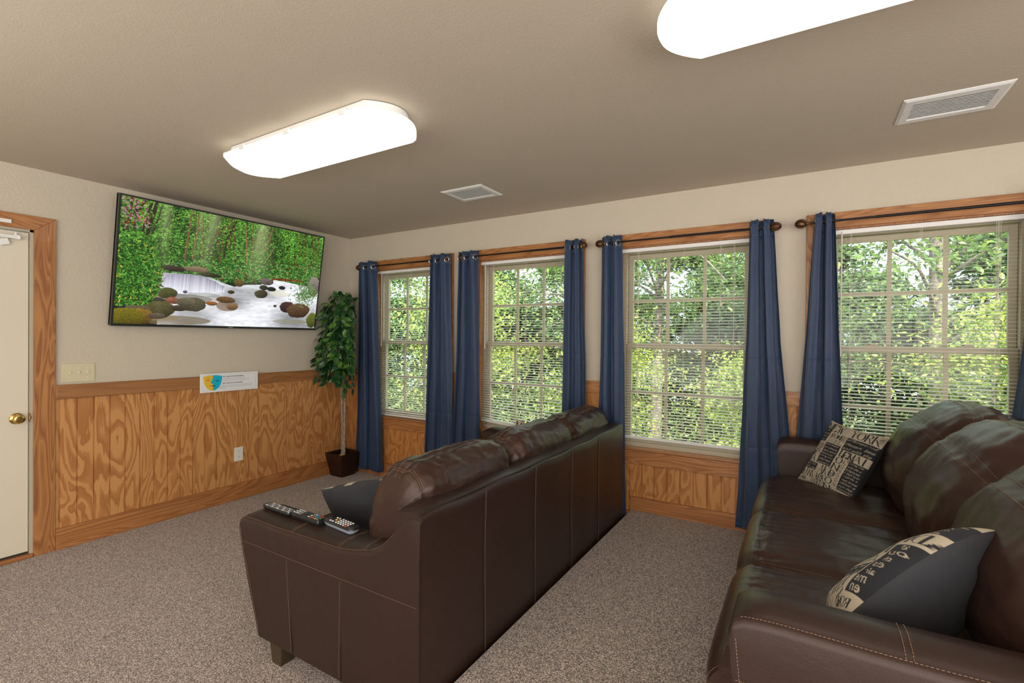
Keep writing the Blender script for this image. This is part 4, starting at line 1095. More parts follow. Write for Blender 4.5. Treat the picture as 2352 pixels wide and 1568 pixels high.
# local: x right (world +y), y up the screen, z = normal out of the screen
hw, hh = TVW / 2, TVH / 2; bz_ = .012
mb = MB(); mb.box(-hw, hw, -hh, hh, -.045, -.018); mb.build('back_shell', 'black_plastic', tv, bevel=.006)
mb = MB(); o_ = [(-hw, -hh), (hw, -hh), (hw, hh), (-hw, hh)]; i_ = [(-hw + bz_, -hh + bz_ + .006), (hw - bz_, -hh + bz_ + .006), (hw - bz_, hh - bz_), (-hw + bz_, hh - bz_)]
mb.ring([[(x, y, -.045) for x, y in o_], [(x, y, -.002) for x, y in o_], [(x * .998, y * .998, 0) for x, y in o_], [(x, y, 0) for x, y in i_], [(x, y, -.010) for x, y in i_]], True, False)
mb.build('bezel', 'bezel', tv)
mb = MB(); mb.box(-.30, .30, -.22, .20, -.075, -.0455); mb.build('mount_plate', 'black_plastic', tv)
mb = MB(); mb.box(-.25, -.21, -.14, .14, -.115, -.0752); mb.box(.21, .25, -.14, .14, -.115, -.0752); mb.build('mount_rail', 'black_plastic', tv)
vs, tr_ = text_tris('VIZIO'); mb = MB(); sc = .016
mb.add([(-.02 + v[0] * sc, -hh + .004 + v[1] * sc * .8, .0006) for v in vs], [tuple(t_) for t_ in tr_.tolist()]); mb.build('brand_lettering', 'logo_silver', tv)

def tv_picture(Wp, Hp):
    src = [(188, 125), (2198, 552), (2085, 1452), (97, 1405)]; dst = [(0, 0), (Wp, 0), (Wp, Hp), (0, Hp)]
    A = []; b = []
    for (x, y), (u, v) in zip(src, dst):
        A += [[x, y, 1, 0, 0, 0, -u * x, -u * y], [0, 0, 0, x, y, 1, -v * x, -v * y]]; b += [u, v]
    h_ = np.linalg.solve(np.array(A, float), np.array(b, float))
    def Hm(x, y): w = h_[6] * x + h_[7] * y + 1; return ((h_[0] * x + h_[1] * y + h_[2]) / w, (h_[3] * x + h_[4] * y + h_[5]) / w)
    sc = Wp / 2000.0
    im = np.zeros((Hp, Wp, 3)); yy, xx = np.mgrid[0:Hp, 0:Wp]; r_ = np.random.default_rng(5)
    def s2(c): return np.array([(q / 255.0) ** 2.2 for q in c])
    def vn(fx, fy, seed):
        q = np.random.default_rng(seed).random((fy + 2, fx + 2)); gx = xx / Wp * fx; gy = yy / Hp * fy; ix = gx.astype(int); iy = gy.astype(int); tx = gx - ix; ty = gy - iy; tx = tx * tx * (3 - 2 * tx); ty = ty * ty * (3 - 2 * ty)
        return (q[iy, ix] * (1 - tx) + q[iy, ix + 1] * tx) * (1 - ty) + (q[iy + 1, ix] * (1 - tx) + q[iy + 1, ix + 1] * tx) * ty
    n_ = .5 * vn(10, 6, 1) + .3 * vn(28, 18, 2) + .2 * vn(80, 50, 3)
    im[:] = s2((16, 36, 16)) * (.5 + n_[..., None]) 
    def ell(cx, cy, rx, ry, col, ang=0.0, a=1.0):
        x0, x1 = int(max(cx - max(rx, ry) - 1, 0)), int(min(cx + max(rx, ry) + 2, Wp)); y0, y1 = int(max(cy - max(rx, ry) - 1, 0)), int(min(cy + max(rx, ry) + 2, Hp))
        if x1 <= x0 or y1 <= y0: return
        X = xx[y0:y1, x0:x1] - cx; Yv = yy[y0:y1, x0:x1] - cy; c_, s_ = math.cos(ang), math.sin(ang)
        m_ = ((X * c_ + Yv * s_) / rx) ** 2 + ((-X * s_ + Yv * c_) / ry) ** 2 < 1
        sub = im[y0:y1, x0:x1]; sub[m_] = sub[m_] * (1 - a) + np.array(col) * a
    def stroke(x0, y0, x1, y1, w, col, a=1.0):
        (ax_, ay_), (bx_, by_) = Hm(x0, y0), Hm(x1, y1); w = w * sc
        xa, xb_ = int(max(min(ax_, bx_) - w, 0)), int(min(max(ax_, bx_) + w + 2, Wp)); ya, yb_ = int(max(min(ay_, by_), 0)), int(min(max(ay_, by_) + 1, Hp))
        if xb_ <= xa or yb_ <= ya: return
        X = xx[ya:yb_, xa:xb_]; Yv = yy[ya:yb_, xa:xb_]; tt = (Yv - ay_) / (by_ - ay_ + 1e-6); cx = ax_ + (bx_ - ax_) * tt
        m_ = np.abs(X - cx) < w / 2; sub = im[ya:yb_, xa:xb_]; jit = r_.random(m_.sum())[:, None] * .7 + .6
        sub[m_] = sub[m_] * (1 - a) + np.array(col) * jit * a
    hor = Hm(1500, 960)[1]
    greens = [s2(c) for c in ((66, 128, 42), (108, 176, 58), (44, 92, 34), (138, 196, 78), (28, 60, 26), (80, 140, 56))]
    # distant leaves
    for _ in range(20000):
        x, y = r_.random() * Wp, (r_.random() ** 1.1) * hor * 1.02; dens = n_[int(min(y, Hp - 1)), int(min(x, Wp - 1))]
        g = greens[r_.integers(6)] * (.05 + 1.6 * max(dens - .12, 0)) * (1.15 - .5 * y / hor); ell(x, y, 1.3 + 2.8 * r_.random(), .8 + .9 * r_.random(), g, r_.normal() * .4, .9)
    for _ in range(34):
        x = 900 + 1250 * r_.random(); y0 = 280 + (x - 900) * .2; c_ = s2((105, 60, 40)) if r_.random() < .5 else s2((60, 48, 34)); stroke(x, y0, x - 20 * r_.random(), y0 + 250 + 260 * r_.random(), 4 + 5 * r_.random(), c_)
    dkb = s2((52, 38, 32)); brn = s2((118, 82, 62))
    for x0, y0, x1, y1, w, c_ in ((300, 150, 245, 480, 22, dkb), (430, 180, 320, 330, 22, dkb), (340, 160, 310, 500, 16, dkb), (490, 210, 395, 490, 24, dkb), (545, 200, 440, 530, 30, dkb), (600, 230, 510, 480, 16, dkb), (705, 240, 560, 650, 10, dkb),
                               (890, 290, 805, 800, 18, brn), (965, 310, 885, 790, 14, brn), (1150, 335, 1045, 720, 34, s2((60, 58, 42))), (1045, 700, 1015, 880, 26, s2((60, 58, 42))), (1200, 440, 1110, 660, 10, dkb), (1110, 660, 1050, 830, 12, dkb), (1335, 385, 1235, 560, 18, dkb), (1235, 560, 1200, 760, 14, dkb),
                               (1565, 440, 1240, 900, 10, dkb), (1420, 420, 1428, 830, 9, s2((165, 95, 75))), (1555, 480, 1520, 700, 26, s2((96, 100, 50))), (1605, 470, 1575, 650, 20, dkb), (1690, 470, 1600, 700, 18, brn), (1700, 660, 1480, 980, 9, s2((150, 130, 80))), (1910, 670, 1890, 860, 12, dkb), (1215, 420, 1165, 800, 9, brn)):
        stroke(x0, y0, x1, y1, w, c_)
    for _ in range(2600):
        x, y = r_.random() * Wp, r_.random() * hor; g = greens[r_.integers(4)] * (.5 + .9 * r_.random()); ell(x, y, 1.2 + 2.4 * r_.random(), .7 + .8 * r_.random(), g, r_.normal() * .4, .85)
    # pinkish flowers top left
    for _ in range(160):
        x, y = Hm(200 + 260 * r_.random(), 130 + 330 * r_.random()); ell(x, y, 1.5 + 2 * r_.random(), 1 + 1.5 * r_.random(), s2((170, 120, 140)) if r_.random() < .7 else s2((150, 40, 30)), 0, .8)
    # undergrowth
    for _ in range(2600):
        x0 = 560 + 1560 * r_.random(); x, y = Hm(x0, 780 + 190 * r_.random() + (x0 > 1100) * 30); q = r_.random()
        c_ = s2((30, 80, 30)) if q < .4 else s2((110, 150, 80)) if q < .75 else s2((60, 120, 40)) if q < .93 else s2((110, 40, 25)); ell(x, y, 2 + 3.5 * r_.random(), 1 + 1.6 * r_.random(), c_ * (.5 + r_.random() * .8), r_.normal() * .5)
    # water base
    wl_pts = [(560, 950), (600, 900), (900, 920), (1020, 930), (1180, 1000), (1300, 1040), (1420, 1020), (1560, 1020), (1700, 975), (1800, 990), (1950, 1025), (2150, 1050)]
    wl = [Hm(*p) for p in wl_pts]; lx = [p[0] for p in wl]; ly = [p[1] for p in wl]; edge = np.interp(xx[0], lx, ly, left=Hm(560, 1000)[1])
    mask = yy > edge[None, :]
    str_ = .5 * vn(18, 60, 8) + .5 * vn(50, 120, 9); wcol = s2((236, 238, 244)) * (.62 + .5 * str_[..., None]) ; shade = np.clip(vn(6, 9, 12) * 1.4 - .2, 0, 1)[..., None]
    wcol = wcol * (.38 + .72 * shade); im[mask] = wcol[mask]
    # rocky dark left bank
    lb = (xx < Hm(560, 1100)[0]) & (yy > Hm(300, 1000)[1]); im[lb] = (s2((34, 30, 34)) * (.5 + n_[..., None] * 1.2))[lb]
    # calm dark pools
    for cx, cy, rx, ry, c_, a in ((800, 1150, 260, 34, (92, 88, 78), .8), (1000, 1120, 150, 22, (120, 118, 112), .6), (700, 1370, 330, 40, (110, 92, 62), .75), (1850, 1385, 220, 26, (130, 126, 96), .6), (1750, 1110, 120, 30, (214, 210, 184), .6), (1230, 1230, 110, 50, (120, 90, 60), .75), (1150, 1160, 160, 24, (150, 145, 135), .5), (560, 1345, 160, 26, (140, 120, 80), .6)):
        x, y = Hm(cx, cy); ell(x, y, rx * sc, ry * sc * 1.1, s2(c_), 0, a)
    # waterfall with vertical threads
    wf = [Hm(*p) for p in ((580, 1010), (600, 955), (640, 918), (760, 912), (900, 925), (1000, 945), (1120, 990), (1170, 1030), (1200, 1090), (1100, 1100), (900, 1090), (760, 1100), (680, 1060), (600, 1030))]
    tx_ = [p[0] for p in wf[1:8]]; ty_ = [p[1] for p in wf[1:8]]; x0, x1 = tx_[0] - 3, wf[8][0]
    topl = np.interp(xx[0], tx_, ty_); botl = np.interp(xx[0], [x0, Hm(680, 1070)[0], Hm(900, 1095)[0], x1], [Hm(590, 1040)[1], Hm(680, 1075)[1], Hm(900, 1100)[1], Hm(1200, 1095)[1]])
    th = np.random.default_rng(4).random(Wp); th = np.convolve(th, [.25, .5, .25], 'same')
    wm = (yy > topl[None, :]) & (yy < botl[None, :]) & (xx > x0) & (xx < x1)
    q = np.clip((yy - topl[None, :]) / np.maximum(botl - topl, 1)[None, :], 0, 1)[..., None]
    wc = s2((150, 145, 165)) * (.45 + .95 * th[None, :, None]) * (1 - q) + s2((238, 238, 250)) * (.6 + .45 * th[None, :, None]) * q
    im[wm] = wc[wm]
    rk = .65 * vn(36, 22, 21) + .35 * vn(80, 50, 22)
    rocks = [(450, 1120, 125, 48, (150, 140, 110)), (330, 1200, 180, 70, (48, 46, 62)), (500, 1190, 120, 40, (50, 44, 46)), (640, 1105, 85, 48, (74, 76, 44)), (690, 1175, 62, 32, (140, 88, 68)), (900, 1218, 115, 62, (74, 66, 52)), (820, 1190, 90, 40, (96, 88, 70)), (560, 1262, 125, 72, (80, 74, 46)), (340, 1262, 105, 45, (92, 84, 66)),
             (385, 1330, 85, 66, (118, 92, 40)), (205, 1345, 150, 84, (104, 96, 30)), (750, 1252, 72, 26, (70, 60, 50)), (530, 1330, 66, 26, (84, 72, 62)), (1215, 1170, 95, 30, (98, 72, 44)), (1280, 1240, 60, 30, (120, 90, 62)), (1070, 1203, 60, 20, (142, 92, 54)), (1565, 1112, 72, 42, (56, 46, 34)), (1590, 1048, 50, 26, (44, 40, 34)),
             (1670, 1063, 52, 22, (36, 36, 34)), (1770, 1050, 42, 20, (48, 42, 40)), (1620, 990, 80, 34, (100, 84, 84)), (1350, 1000, 50, 38, (92, 76, 34)), (1270, 1093, 36, 17, (62, 56, 36)), (1820, 1240, 90, 60, (66, 46, 44)), (1930, 1275, 150, 78, (88, 66, 48)), (2060, 1370, 75, 85, (92, 96, 44)), (2085, 1040, 75, 110, (120, 108, 104)), (815, 1092, 20, 14, (92, 88, 110)), (1060, 925, 110, 20, (52, 50, 34)), (700, 860, 110, 26, (60, 50, 44)), (930, 870, 110, 26, (120, 98, 80)), (1700, 1230, 20, 12, (80, 60, 50))]
    for cx, cy, rx, ry, c_ in rocks:
        x, y = Hm(cx, cy); rx, ry = rx * sc, ry * sc * 1.08
        x0, x1 = int(max(x - rx, 0)), int(min(x + rx + 1, Wp)); y0, y1 = int(max(y - ry, 0)), int(min(y + ry + 1, Hp))
        X = (xx[y0:y1, x0:x1] - x) / rx; Yv = (yy[y0:y1, x0:x1] - y) / ry; nn = rk[y0:y1, x0:x1]
        m_ = X ** 2 + Yv ** 2 + (nn - .5) * .5 < 1; sh = (.95 - .55 * Yv - .1 * X)[..., None] * (.45 + 1.15 * r_.random((y1 - y0, x1 - x0, 1)) ** 1.5)
        sub = im[y0:y1, x0:x1]; sub[m_] = (s2(c_) * sh)[m_]
    # fallen red log
    for _ in range(60):
        tt = r_.random(); x, y = Hm(1690 + 280 * tt, 962 + 24 * tt); ell(x, y, 6, 3.2, s2((120, 50, 34)) * (.6 + .7 * r_.random()))
    # rhododendron leaves on the left and a shrub on the right
    for _ in range(4200):
        x0 = 120 + 470 * r_.random() ** 1.2; y0 = 560 + 660 * r_.random()
        if (x0 - 120) > 500 - (abs(y0 - 900) / 420) ** 2 * 330: continue
        x, y = Hm(x0, y0); q = r_.random(); c_ = (28, 66, 24) if q < .40 else (60, 120, 40) if q < .75 else (104, 156, 60) if q < .965 else (190, 165, 50)
        ell(x, y, 3 + 3.4 * r_.random(), .9 + .8 * r_.random(), s2(c_) * (.4 + r_.random()), r_.normal() * .9)
    for _ in range(420):
        x, y = Hm(2010 + 62 * r_.normal(), 1110 + 48 * r_.normal()); ell(x, y, 2 + 3 * r_.random(), 1 + 1 * r_.random(), s2((112, 140, 84) if r_.random() < .5 else (70, 110, 50)) * (.6 + .6 * r_.random()), r_.normal())
    # light shafts in the forest picture
    for xa, ya, xb_, yb_, w0, w1, a in ((1120, 340, 990, 900, 50, 70, .22), (640, 250, 590, 820, 40, 50, .18), (1590, 480, 1500, 960, 60, 120, .28), (1000, 330, 900, 860, 30, 60, .12)):
        p0, p1 = Hm(xa, ya), Hm(xb_, yb_); tt = np.clip((yy - p0[1]) / (p1[1] - p0[1]), 0, 1); cx = p0[0] + (p1[0] - p0[0]) * tt; w = (w0 + (w1 - w0) * tt) * sc
        f_ = np.exp(-((xx - cx) / w) ** 2) * np.clip(1.15 - tt, 0, 1) * a; im = im * (1 - f_[..., None]) + s2((214, 226, 160)) * f_[..., None]
    return np.clip(im, 0, 1)
NX, NY = 640, 352
pic = tv_picture(NX, NY)
mb = MB(); sx0, sx1, sy0, sy1 = -hw + bz_ - .001, hw - bz_ + .001, -hh + bz_ + .005, hh - bz_ + .001
me = bpy.data.meshes.new('screen')
gx, gy = np.meshgrid(np.linspace(sx0, sx1, NX), np.linspace(sy1, sy0, NY)); co = np.stack([gx, gy, np.full_like(gx, -.004)], -1).reshape(-1, 3)
idx = np.arange(NX * NY).reshape(NY, NX); fq = np.stack([idx[1:, :-1], idx[1:, 1:], idx[:-1, 1:], idx[:-1, :-1]], -1).reshape(-1, 4)
me.from_pydata(co.tolist(), [], fq.tolist()); me.materials.append(MATS['screen_picture']); color_attr(me, 'picture', pic.reshape(-1, 3))
scr = bpy.data.objects.new('screen', me); COL.objects.link(scr); scr.parent = tv; scr['label'] = 'lit screen showing a waterfall among rocks in green forest'
mb = MB(); mb.box(sx0, sx1, sy0, sy1, -.0175, -.0045); mb.build('screen_backing', 'black_plastic', tv)
# cable
cb = MB(); pts = [(.10, -.55, 1.60), (.06, -.50, 1.57), (.035, -.44, 1.565), (.03, -.39, 1.575), (.028, -.36, 1.61), (.03, -.38, 1.65), (.035, -.35, 1.67), (.03, -.31, 1.64), (.02, -.28, 1.58), (.012, -.25, 1.45), (.010, -.22, 1.2), (.010, -.21, 1.08)]
def smooth_path(p, n=6):
    p = [Vector(q) for q in p]; out = []
    for i in range(len(p) - 1):
        p0, p1, p2, p3 = p[max(i - 1, 0)], p[i], p[i + 1], p[min(i + 2, len(p) - 1)]
        for k in range(n):
            s_ = k / n; out.append(.5 * ((2 * p1) + (-p0 + p2) * s_ + (2 * p0 - 5 * p1 + 4 * p2 - p3) * s_ * s_ + (-p0 + 3 * p1 - 3 * p2 + p3) * s_ ** 3))
    return out + [p[-1]]
cb.tube(smooth_path(pts), .003, 6); o = cb.build('television_cable', 'black_plastic', None, smooth=True); tag(o, 'thin black cable running from the television behind the ficus', 'cable')

# ------------------------------------------------------------------ notice on the chair rail
t = empty('theater_sign', (.0305, -1.27, 1.015)); tag(t, 'white notice with yellow and blue drama mask above the outlet', 'sign')
SW, SH = .238, .0765
Ms = Matrix(((0, 0, 1, 0), (1, 0, 0, 0), (0, 1, 0, 0), (0, 0, 0, 1)))   # sign xy -> world y,z
mb = MB(); mb.box(0, .007, -SW, SW, -SH, SH); mb.build('plate', 'sign_white', t, bevel=.0015)
mb = MB(); a_, b_ = SW - .020, SH - .014
for (x0, x1, y0, y1) in ((-a_, a_, b_ - .0012, b_), (-a_, a_, -b_, -b_ + .0012), (-a_, -a_ + .0014, -b_, b_), (a_ - .0014, a_, -b_ + .016, b_)): mb.box(x0, x1, y0, y1, .0070, .0076, Ms)
mb.tube([Ms @ Vector((a_ + .006 * math.cos(q) - .004, -b_ + .008 + .008 * math.sin(q), .0072)) for q in np.linspace(-.5, 4.6, 14)], .0006, 4)
mb.build('border_line', 'sign_border', t)
# drama mask
def mask_half(side):
    pts = []
    if side < 0:
        pts = [(-.213, .053)] + [(-.213 + .072 * k / 6, .053 + .010 * math.sin(k / 6 * 1.57)) for k in range(1, 7)]
        pts += [(-.141, .045), (-.145, .03), (-.157, .007), (-.158, .002), (-.150, -.003), (-.141, -.006), (-.141, -.062)]
        pts += [(-.141 - .070 * math.sin(q) , -.062 + .09 * (1 - math.cos(q))) for q in np.linspace(.2, 1.30, 8)]
        pts += [(-.212, .03)]
    else:
        pts = [(-.1405, -.062), (-.1405, -.0065), (-.150, -.0035), (-.158, .0015), (-.157, .0065), (-.145, .0295), (-.1405, .045), (-.1405, .063)]
        pts += [(-.1405 + .072 * k / 6, .063 - .010 * (1 - math.cos(k / 6 * 1.57))) for k in range(1, 7)]
        pts += [(-.0695, .03)] + [(-.141 + .070 * math.sin(q), -.062 + .09 * (1 - math.cos(q))) for q in np.linspace(1.30, .2, 8)]
    return pts
mb = MB(); mb.prism(mask_half(-1), .0068, .0078, Ms); mb.build('mask_left_half', 'mask_yellow', t, label='yellow smiling half of the mask')
mb = MB(); mb.prism(mask_half(1), .0068, .0078, Ms); mb.build('mask_right_half', 'mask_blue', t, label='blue frowning half of the mask')
def cres(cx, cy, w, h0, h1, n=10):
    up = [(cx - w / 2 + w * k / n, cy + h0 * math.sin(math.pi * k / n)) for k in range(n + 1)]; dn_ = [(cx + w / 2 - w * k / n, cy + h1 * math.sin(math.pi * k / n)) for k in range(1, n)]
    return up + dn_
for nm, mt, poly in (('eye', 'mask_orange', cres(-.178, .017, .035, .013, .003)), ('eyebrow', 'mask_ochre', cres(-.178, .037, .033, .0065, .0035)), ('eye', 'mask_navy', cres(-.107, .021, .036, -.003, -.013)), ('eyebrow', 'mask_teal', cres(-.107, .040, .032, -.0035, -.0065)),
                     ('lips', 'mask_orange', [(-.176, -.016), (-.160, -.019), (-.141, -.020), (-.141, -.030), (-.158, -.027)]), ('lips', 'mask_navy', [(-.1405, -.020), (-.128, -.021), (-.115, -.031), (-.127, -.029), (-.1405, -.030)])):
    mb = MB(); mb.prism(poly, .0077, .0083, Ms); mb.build(nm, mt, t, fix=True)
def sign_line(s, x0, y0, x1, h, bold=0.0):
    vs, tr_ = text_tris(s); mn, mx = vs.min(0), vs.max(0); mb = MB()
    mb.add([Ms @ Vector((x0 + (v[0] - mn[0]) / (mx[0] - mn[0]) * (x1 - x0), y0 + v[1] / mx[1] * h, .0076)) for v in vs], [tuple(q) for q in tr_.tolist()])
    if bold: mb.add([Ms @ Vector((x0 + bold + (v[0] - mn[0]) / (mx[0] - mn[0]) * (x1 - x0), y0 + bold * .5 + v[1] / mx[1] * h, .00762)) for v in vs], [tuple(q) for q in tr_.tolist()])
    mb.build('text_line', 'ink', t)
sign_line('WAYS TO ENJOY YOUR THEATER EXPERIENCE:', -.066, .0415, .112, .0082, .0007)
sign_line('Use the remotes provided to turn on the projector. Enjoy the theater!', -.064, .0265, .122, .0058)
sign_line('If you are having trouble, call us. We will send our maintenance to assist you as needed.', -.068, .0115, .157, .0058)
sign_line('WAYS TO RUIN YOUR THEATER EXPERIENCE:', -.066, -.0135, .106, .0082, .0007)
sign_line('Touch the lens. It can cause the picture to be out of focus, or it may damage the lens permanently.', -.076, -.0300, .186, .0055)
sign_line('Moving the cables or remotes may cause the system to function improperly and require a replacement.', -.092, -.0420, .188, .0055)
sign_line('or void the image quality.', -.096, -.0510, -.038, .0045)

# ------------------------------------------------------------------ artificial ficus in a hammered pot
t = empty('artificial_ficus', (.155, -.205, 0)); tag(t, 'artificial ficus tree in a square bronze pot in the corner', 'plant')
mb = MB(); a0, a1, hp = .085, .124, .232
def sq(a, z, r=.0): return [(-a, -a, z), (a, -a, z), (a, a, z), (-a, a, z)]
mb.ring([sq(a0 - .004, .0), sq(a0, .006), sq(a1, hp)] + [sq(a1 - .006, hp)] + [sq(a1 - .010, hp - .05)], True, False); mb.add(sq(a0 - .004, 0), [(3, 2, 1, 0)])
o = mb.build('pot', 'hammered_pot', t, bevel=.003)
mb = MB(); mb.box(-a1 + .016, a1 - .016, -a1 + .016, a1 - .016, hp - .06, hp - .045); mb.build('pot_filling', 'pot_inside', t)
mb = MB(); mb.lathe([(0, 0), (.035, 0), (.03, .02), (.012, .034), (0, .034)], 12, T(.0, -.005, hp - .046)); mb.build('foam_plug', 'foam_tan', t, smooth=True)
cx, cyy = .13, -.12        # crown centre offset from the pot
for k, (dx, dy) in enumerate(((-.008, 0), (.014, .006))):
    p_ = smooth_path([(dx, dy - .004, hp - .04), (dx + .012, dy - .012, .45), (dx + .02 + k * .012, dy - .028, .75), (dx + .05, dy - .055 - k * .01, 1.0), (.09, -.09, 1.25), (cx - .01, cyy, 1.5)])
    mb = MB(); mb.tube(p_, [.0125 - .006 * i / len(p_) for i in range(len(p_))], 8); mb.build('trunk', 'ficus_bark', t, smooth=True)
rf = random.Random(3); tw = MB(); lf = MB()
def leaf(mb, base, dr, nrm, L_, W_):
    dr = dr.normalized(); side = dr.cross(nrm).normalized(); nr = side.cross(dr)
    pts = [(0, 0, 0), (.22, .36, .02), (.5, .5, .04), (.78, .28, .03), (1.0, 0, -.06), (.78, -.28, .03), (.5, -.5, .04), (.22, -.36, .02), (.5, 0, -.02)]
    vs = [base + dr * (a_ * L_) + side * (b_ * W_) + nr * (c_ * L_) for a_, b_, c_ in pts]
    mb.add(vs, [(0, 1, 8), (1, 2, 8), (2, 3, 8), (3, 4, 8), (4, 5, 8), (5, 6, 8), (6, 7, 8), (7, 0, 8)])
def okp(p):
    x, y = p.x + .155, p.y - .205      # the crown is squeezed between the corner walls and the curtain edge
    return x > .03 and y < -.035 and x < .243 - 1.163 * (y + .13) and not (x > .19 and y > -.14)
for k in range(92):
    z0 = rf.uniform(1.02, 1.72); ang = rf.uniform(0, 2 * math.pi); env = math.sin(math.pi * min(1, max(0.05, (z0 - .92) / .86))) ** .42
    rad = .265 * env * rf.uniform(.75, 1.08); st_ = Vector((cx - .01, cyy, min(z0 + .05, 1.55))); z1 = min(z0 + rf.uniform(.02, .14), 1.80)
    mid = Vector((cx + math.cos(ang) * rad * .6, cyy + math.sin(ang) * rad * .6, z1)); en = Vector((cx + math.cos(ang) * rad, cyy + math.sin(ang) * rad, z0 - rf.uniform(.0, .12)))
    if not okp(en): en = Vector((max(en.x, -.115), min(en.y, .16), en.z)); mid = Vector((max(mid.x, -.11), min(mid.y, .16), mid.z))
    br = smooth_path([st_, mid, en], 5); cut = next((i for i, q in enumerate(br) if not okp(q)), len(br)); br = br[:cut]
    if len(br) < 3: continue
    tw.tube(br, .0018, 4)
    for q in range(3, len(br)):
        for _ in range(2):
            p = br[q] + Vector((rf.gauss(0, .012), rf.gauss(0, .012), rf.gauss(0, .012))); out = Vector((p.x - cx, p.y - cyy, 0)).normalized()
            dr = (out * rf.uniform(.1, .8) + Vector((rf.gauss(0, .5), rf.gauss(0, .5), -rf.uniform(.2, 1.0)))).normalized()
            L_ = rf.uniform(.062, .096); tip = p + dr * L_
            if not (okp(p) and okp(tip)): continue
            leaf(lf, p, dr, (out + Vector((rf.gauss(0, .35), rf.gauss(0, .35), .5))).normalized(), L_, L_ * .58)
for (dx, dz) in ((-.03, 1.79), (.06, 1.80), (.14, 1.78), (.02, 1.83), (-.07, 1.74), (.10, 1.82)):
    for _ in range(4):
        p = Vector((cx + dx - .07, cyy + rf.uniform(-.05, .09), dz - .03))
        if not okp(p): continue
        dr = Vector((rf.gauss(0, .5), rf.gauss(0, .5), rf.uniform(.1, .9)))
        leaf(lf, p, dr, Vector((.6, -.7, .3)), .07, .035)
        tw.tube([p, Vector((cx, cyy, 1.55))], .0015, 4)
for p, dr in (((.10, -.10, 1.02), (-.2, -.2, -1)), ((.12, -.08, .99), (.3, 0, -1)), ((.14, -.12, .95), (.2, -.2, -.9)), ((.08, -.09, .98), (-.4, 0, -.8)), ((.13, -.1, .90), (.5, -.1, -.6)), ((.15, -.1, .93), (.6, .2, -.3)), ((.12, -.1, .86), (.3, -.2, -1)), ((.06, -.08, 1.0), (-.6, -.1, -.6))):
    leaf(lf, Vector(p), Vector(dr), Vector((.5, -.7, .4)), .082, .042); tw.tube([Vector(p), Vector((.085, -.085, max(p[2] + .04, 1.0)))], .0013, 4)
tw.build('twigs', 'ficus_bark', t); lf.build('foliage', 'ficus_leaf', t, label='dark green drooping ficus leaves')

# ------------------------------------------------------------------ outdoors: wooded slope
mb = MB(); P_ = []
for i in range(40):
    row = []
    for j in range(30):
        x = -26 + i * 1.4; y = .6 + j * 1.2; row.append((x, y, -2.6 - .02 * y + .35 * noise.noise(Vector((x * .3, y * .3, 0)))))
    P_.append(row)
mb.grid(P_, 40, 30); struct(mb.build('ground', 'hill_ground', smooth=True), 'shaded wooded slope outside the windows')

def tree_mesh(seed, nleaf, lsize, hgt, rad, low, mat, trunk_r=.11):
    r_ = random.Random(seed); g = np.random.default_rng(seed); tr_ = MB(); lean_ = r_.uniform(-.06, .06)
    path = smooth_path([(0, 0, -.3), (lean_ * 2, 0, hgt * .25), (lean_ * 3 + .05, .05, hgt * .5), (lean_ * 5, -.05, hgt * .8), (lean_ * 6, 0, hgt)])
    tr_.tube(path, [trunk_r * (1 - .8 * i / len(path)) for i in range(len(path))], 8); cl = []
    for k in range(26):
        z0 = hgt * (low + (1 - low) * r_.random()); a_ = r_.uniform(0, 2 * math.pi); rr_ = rad * (.35 + .65 * r_.random()) * (1.05 - .55 * max(0, (z0 / hgt - .55)) / .45)
        e = Vector((math.cos(a_) * rr_, math.sin(a_) * rr_, z0 + r_.uniform(-.5, .5))); m_ = Vector((math.cos(a_) * rr_ * .5, math.sin(a_) * rr_ * .5, z0 + .25)); s_ = Vector((lean_ * 6 * z0 / hgt, 0, z0 - .3))
        br = smooth_path([s_, m_, e], 4); tr_.tube(br, [.028 * (1 - .75 * i / len(br)) for i in range(len(br))], 5); cl += [(p, .22 + .3 * r_.random()) for p in br[3:]]
    c = np.array([[*p, s_] for p, s_ in cl]); pick = g.integers(len(c), size=nleaf); base = c[pick, :3] + g.normal(size=(nleaf, 3)) * c[pick, 3:4] * np.array([1, 1, .55])
    d_ = g.normal(size=(nleaf, 3)) * np.array([1, 1, .5]); d_[:, 2] -= .35; d_ /= np.linalg.norm(d_, axis=1)[:, None]
    up = g.normal(size=(nleaf, 3)) * .45 + np.array([0, -.25, 1.0]); sd_ = np.cross(d_, up); sd_ /= np.linalg.norm(sd_, axis=1)[:, None]; nr = np.cross(sd_, d_)
    L_ = (lsize * (.7 + .6 * g.random(nleaf)))[:, None]
    q_ = lambda a, b, c=0: base + d_ * L_ * a + sd_ * L_ * b + nr * L_ * c
    V = np.stack([base, q_(.28, .23, .05), q_(.62, .20, .05), q_(1, 0, -.05), q_(.62, -.20, .05), q_(.28, -.23, .05)], 1).reshape(-1, 3); Fq = np.arange(nleaf * 6).reshape(-1, 6); Fq = np.concatenate([Fq[:, [0, 1, 2]], Fq[:, [0, 2, 3]], Fq[:, [0, 3, 4]], Fq[:, [0, 4, 5]]])
    me = bpy.data.meshes.new('foliage'); me.vertices.add(len(V)); me.vertices.foreach_set('co', V.ravel()); me.loops.add(Fq.size); me.polygons.add(len(Fq))
    me.loops.foreach_set('vertex_index', Fq.ravel().astype(np.int32)); me.polygons.foreach_set('loop_start', np.arange(0, Fq.size, 3, dtype=np.int32)); me.update(calc_edges=True); me.validate()
    me.materials.append(MATS[mat]); return tr_, me
KIND = {}
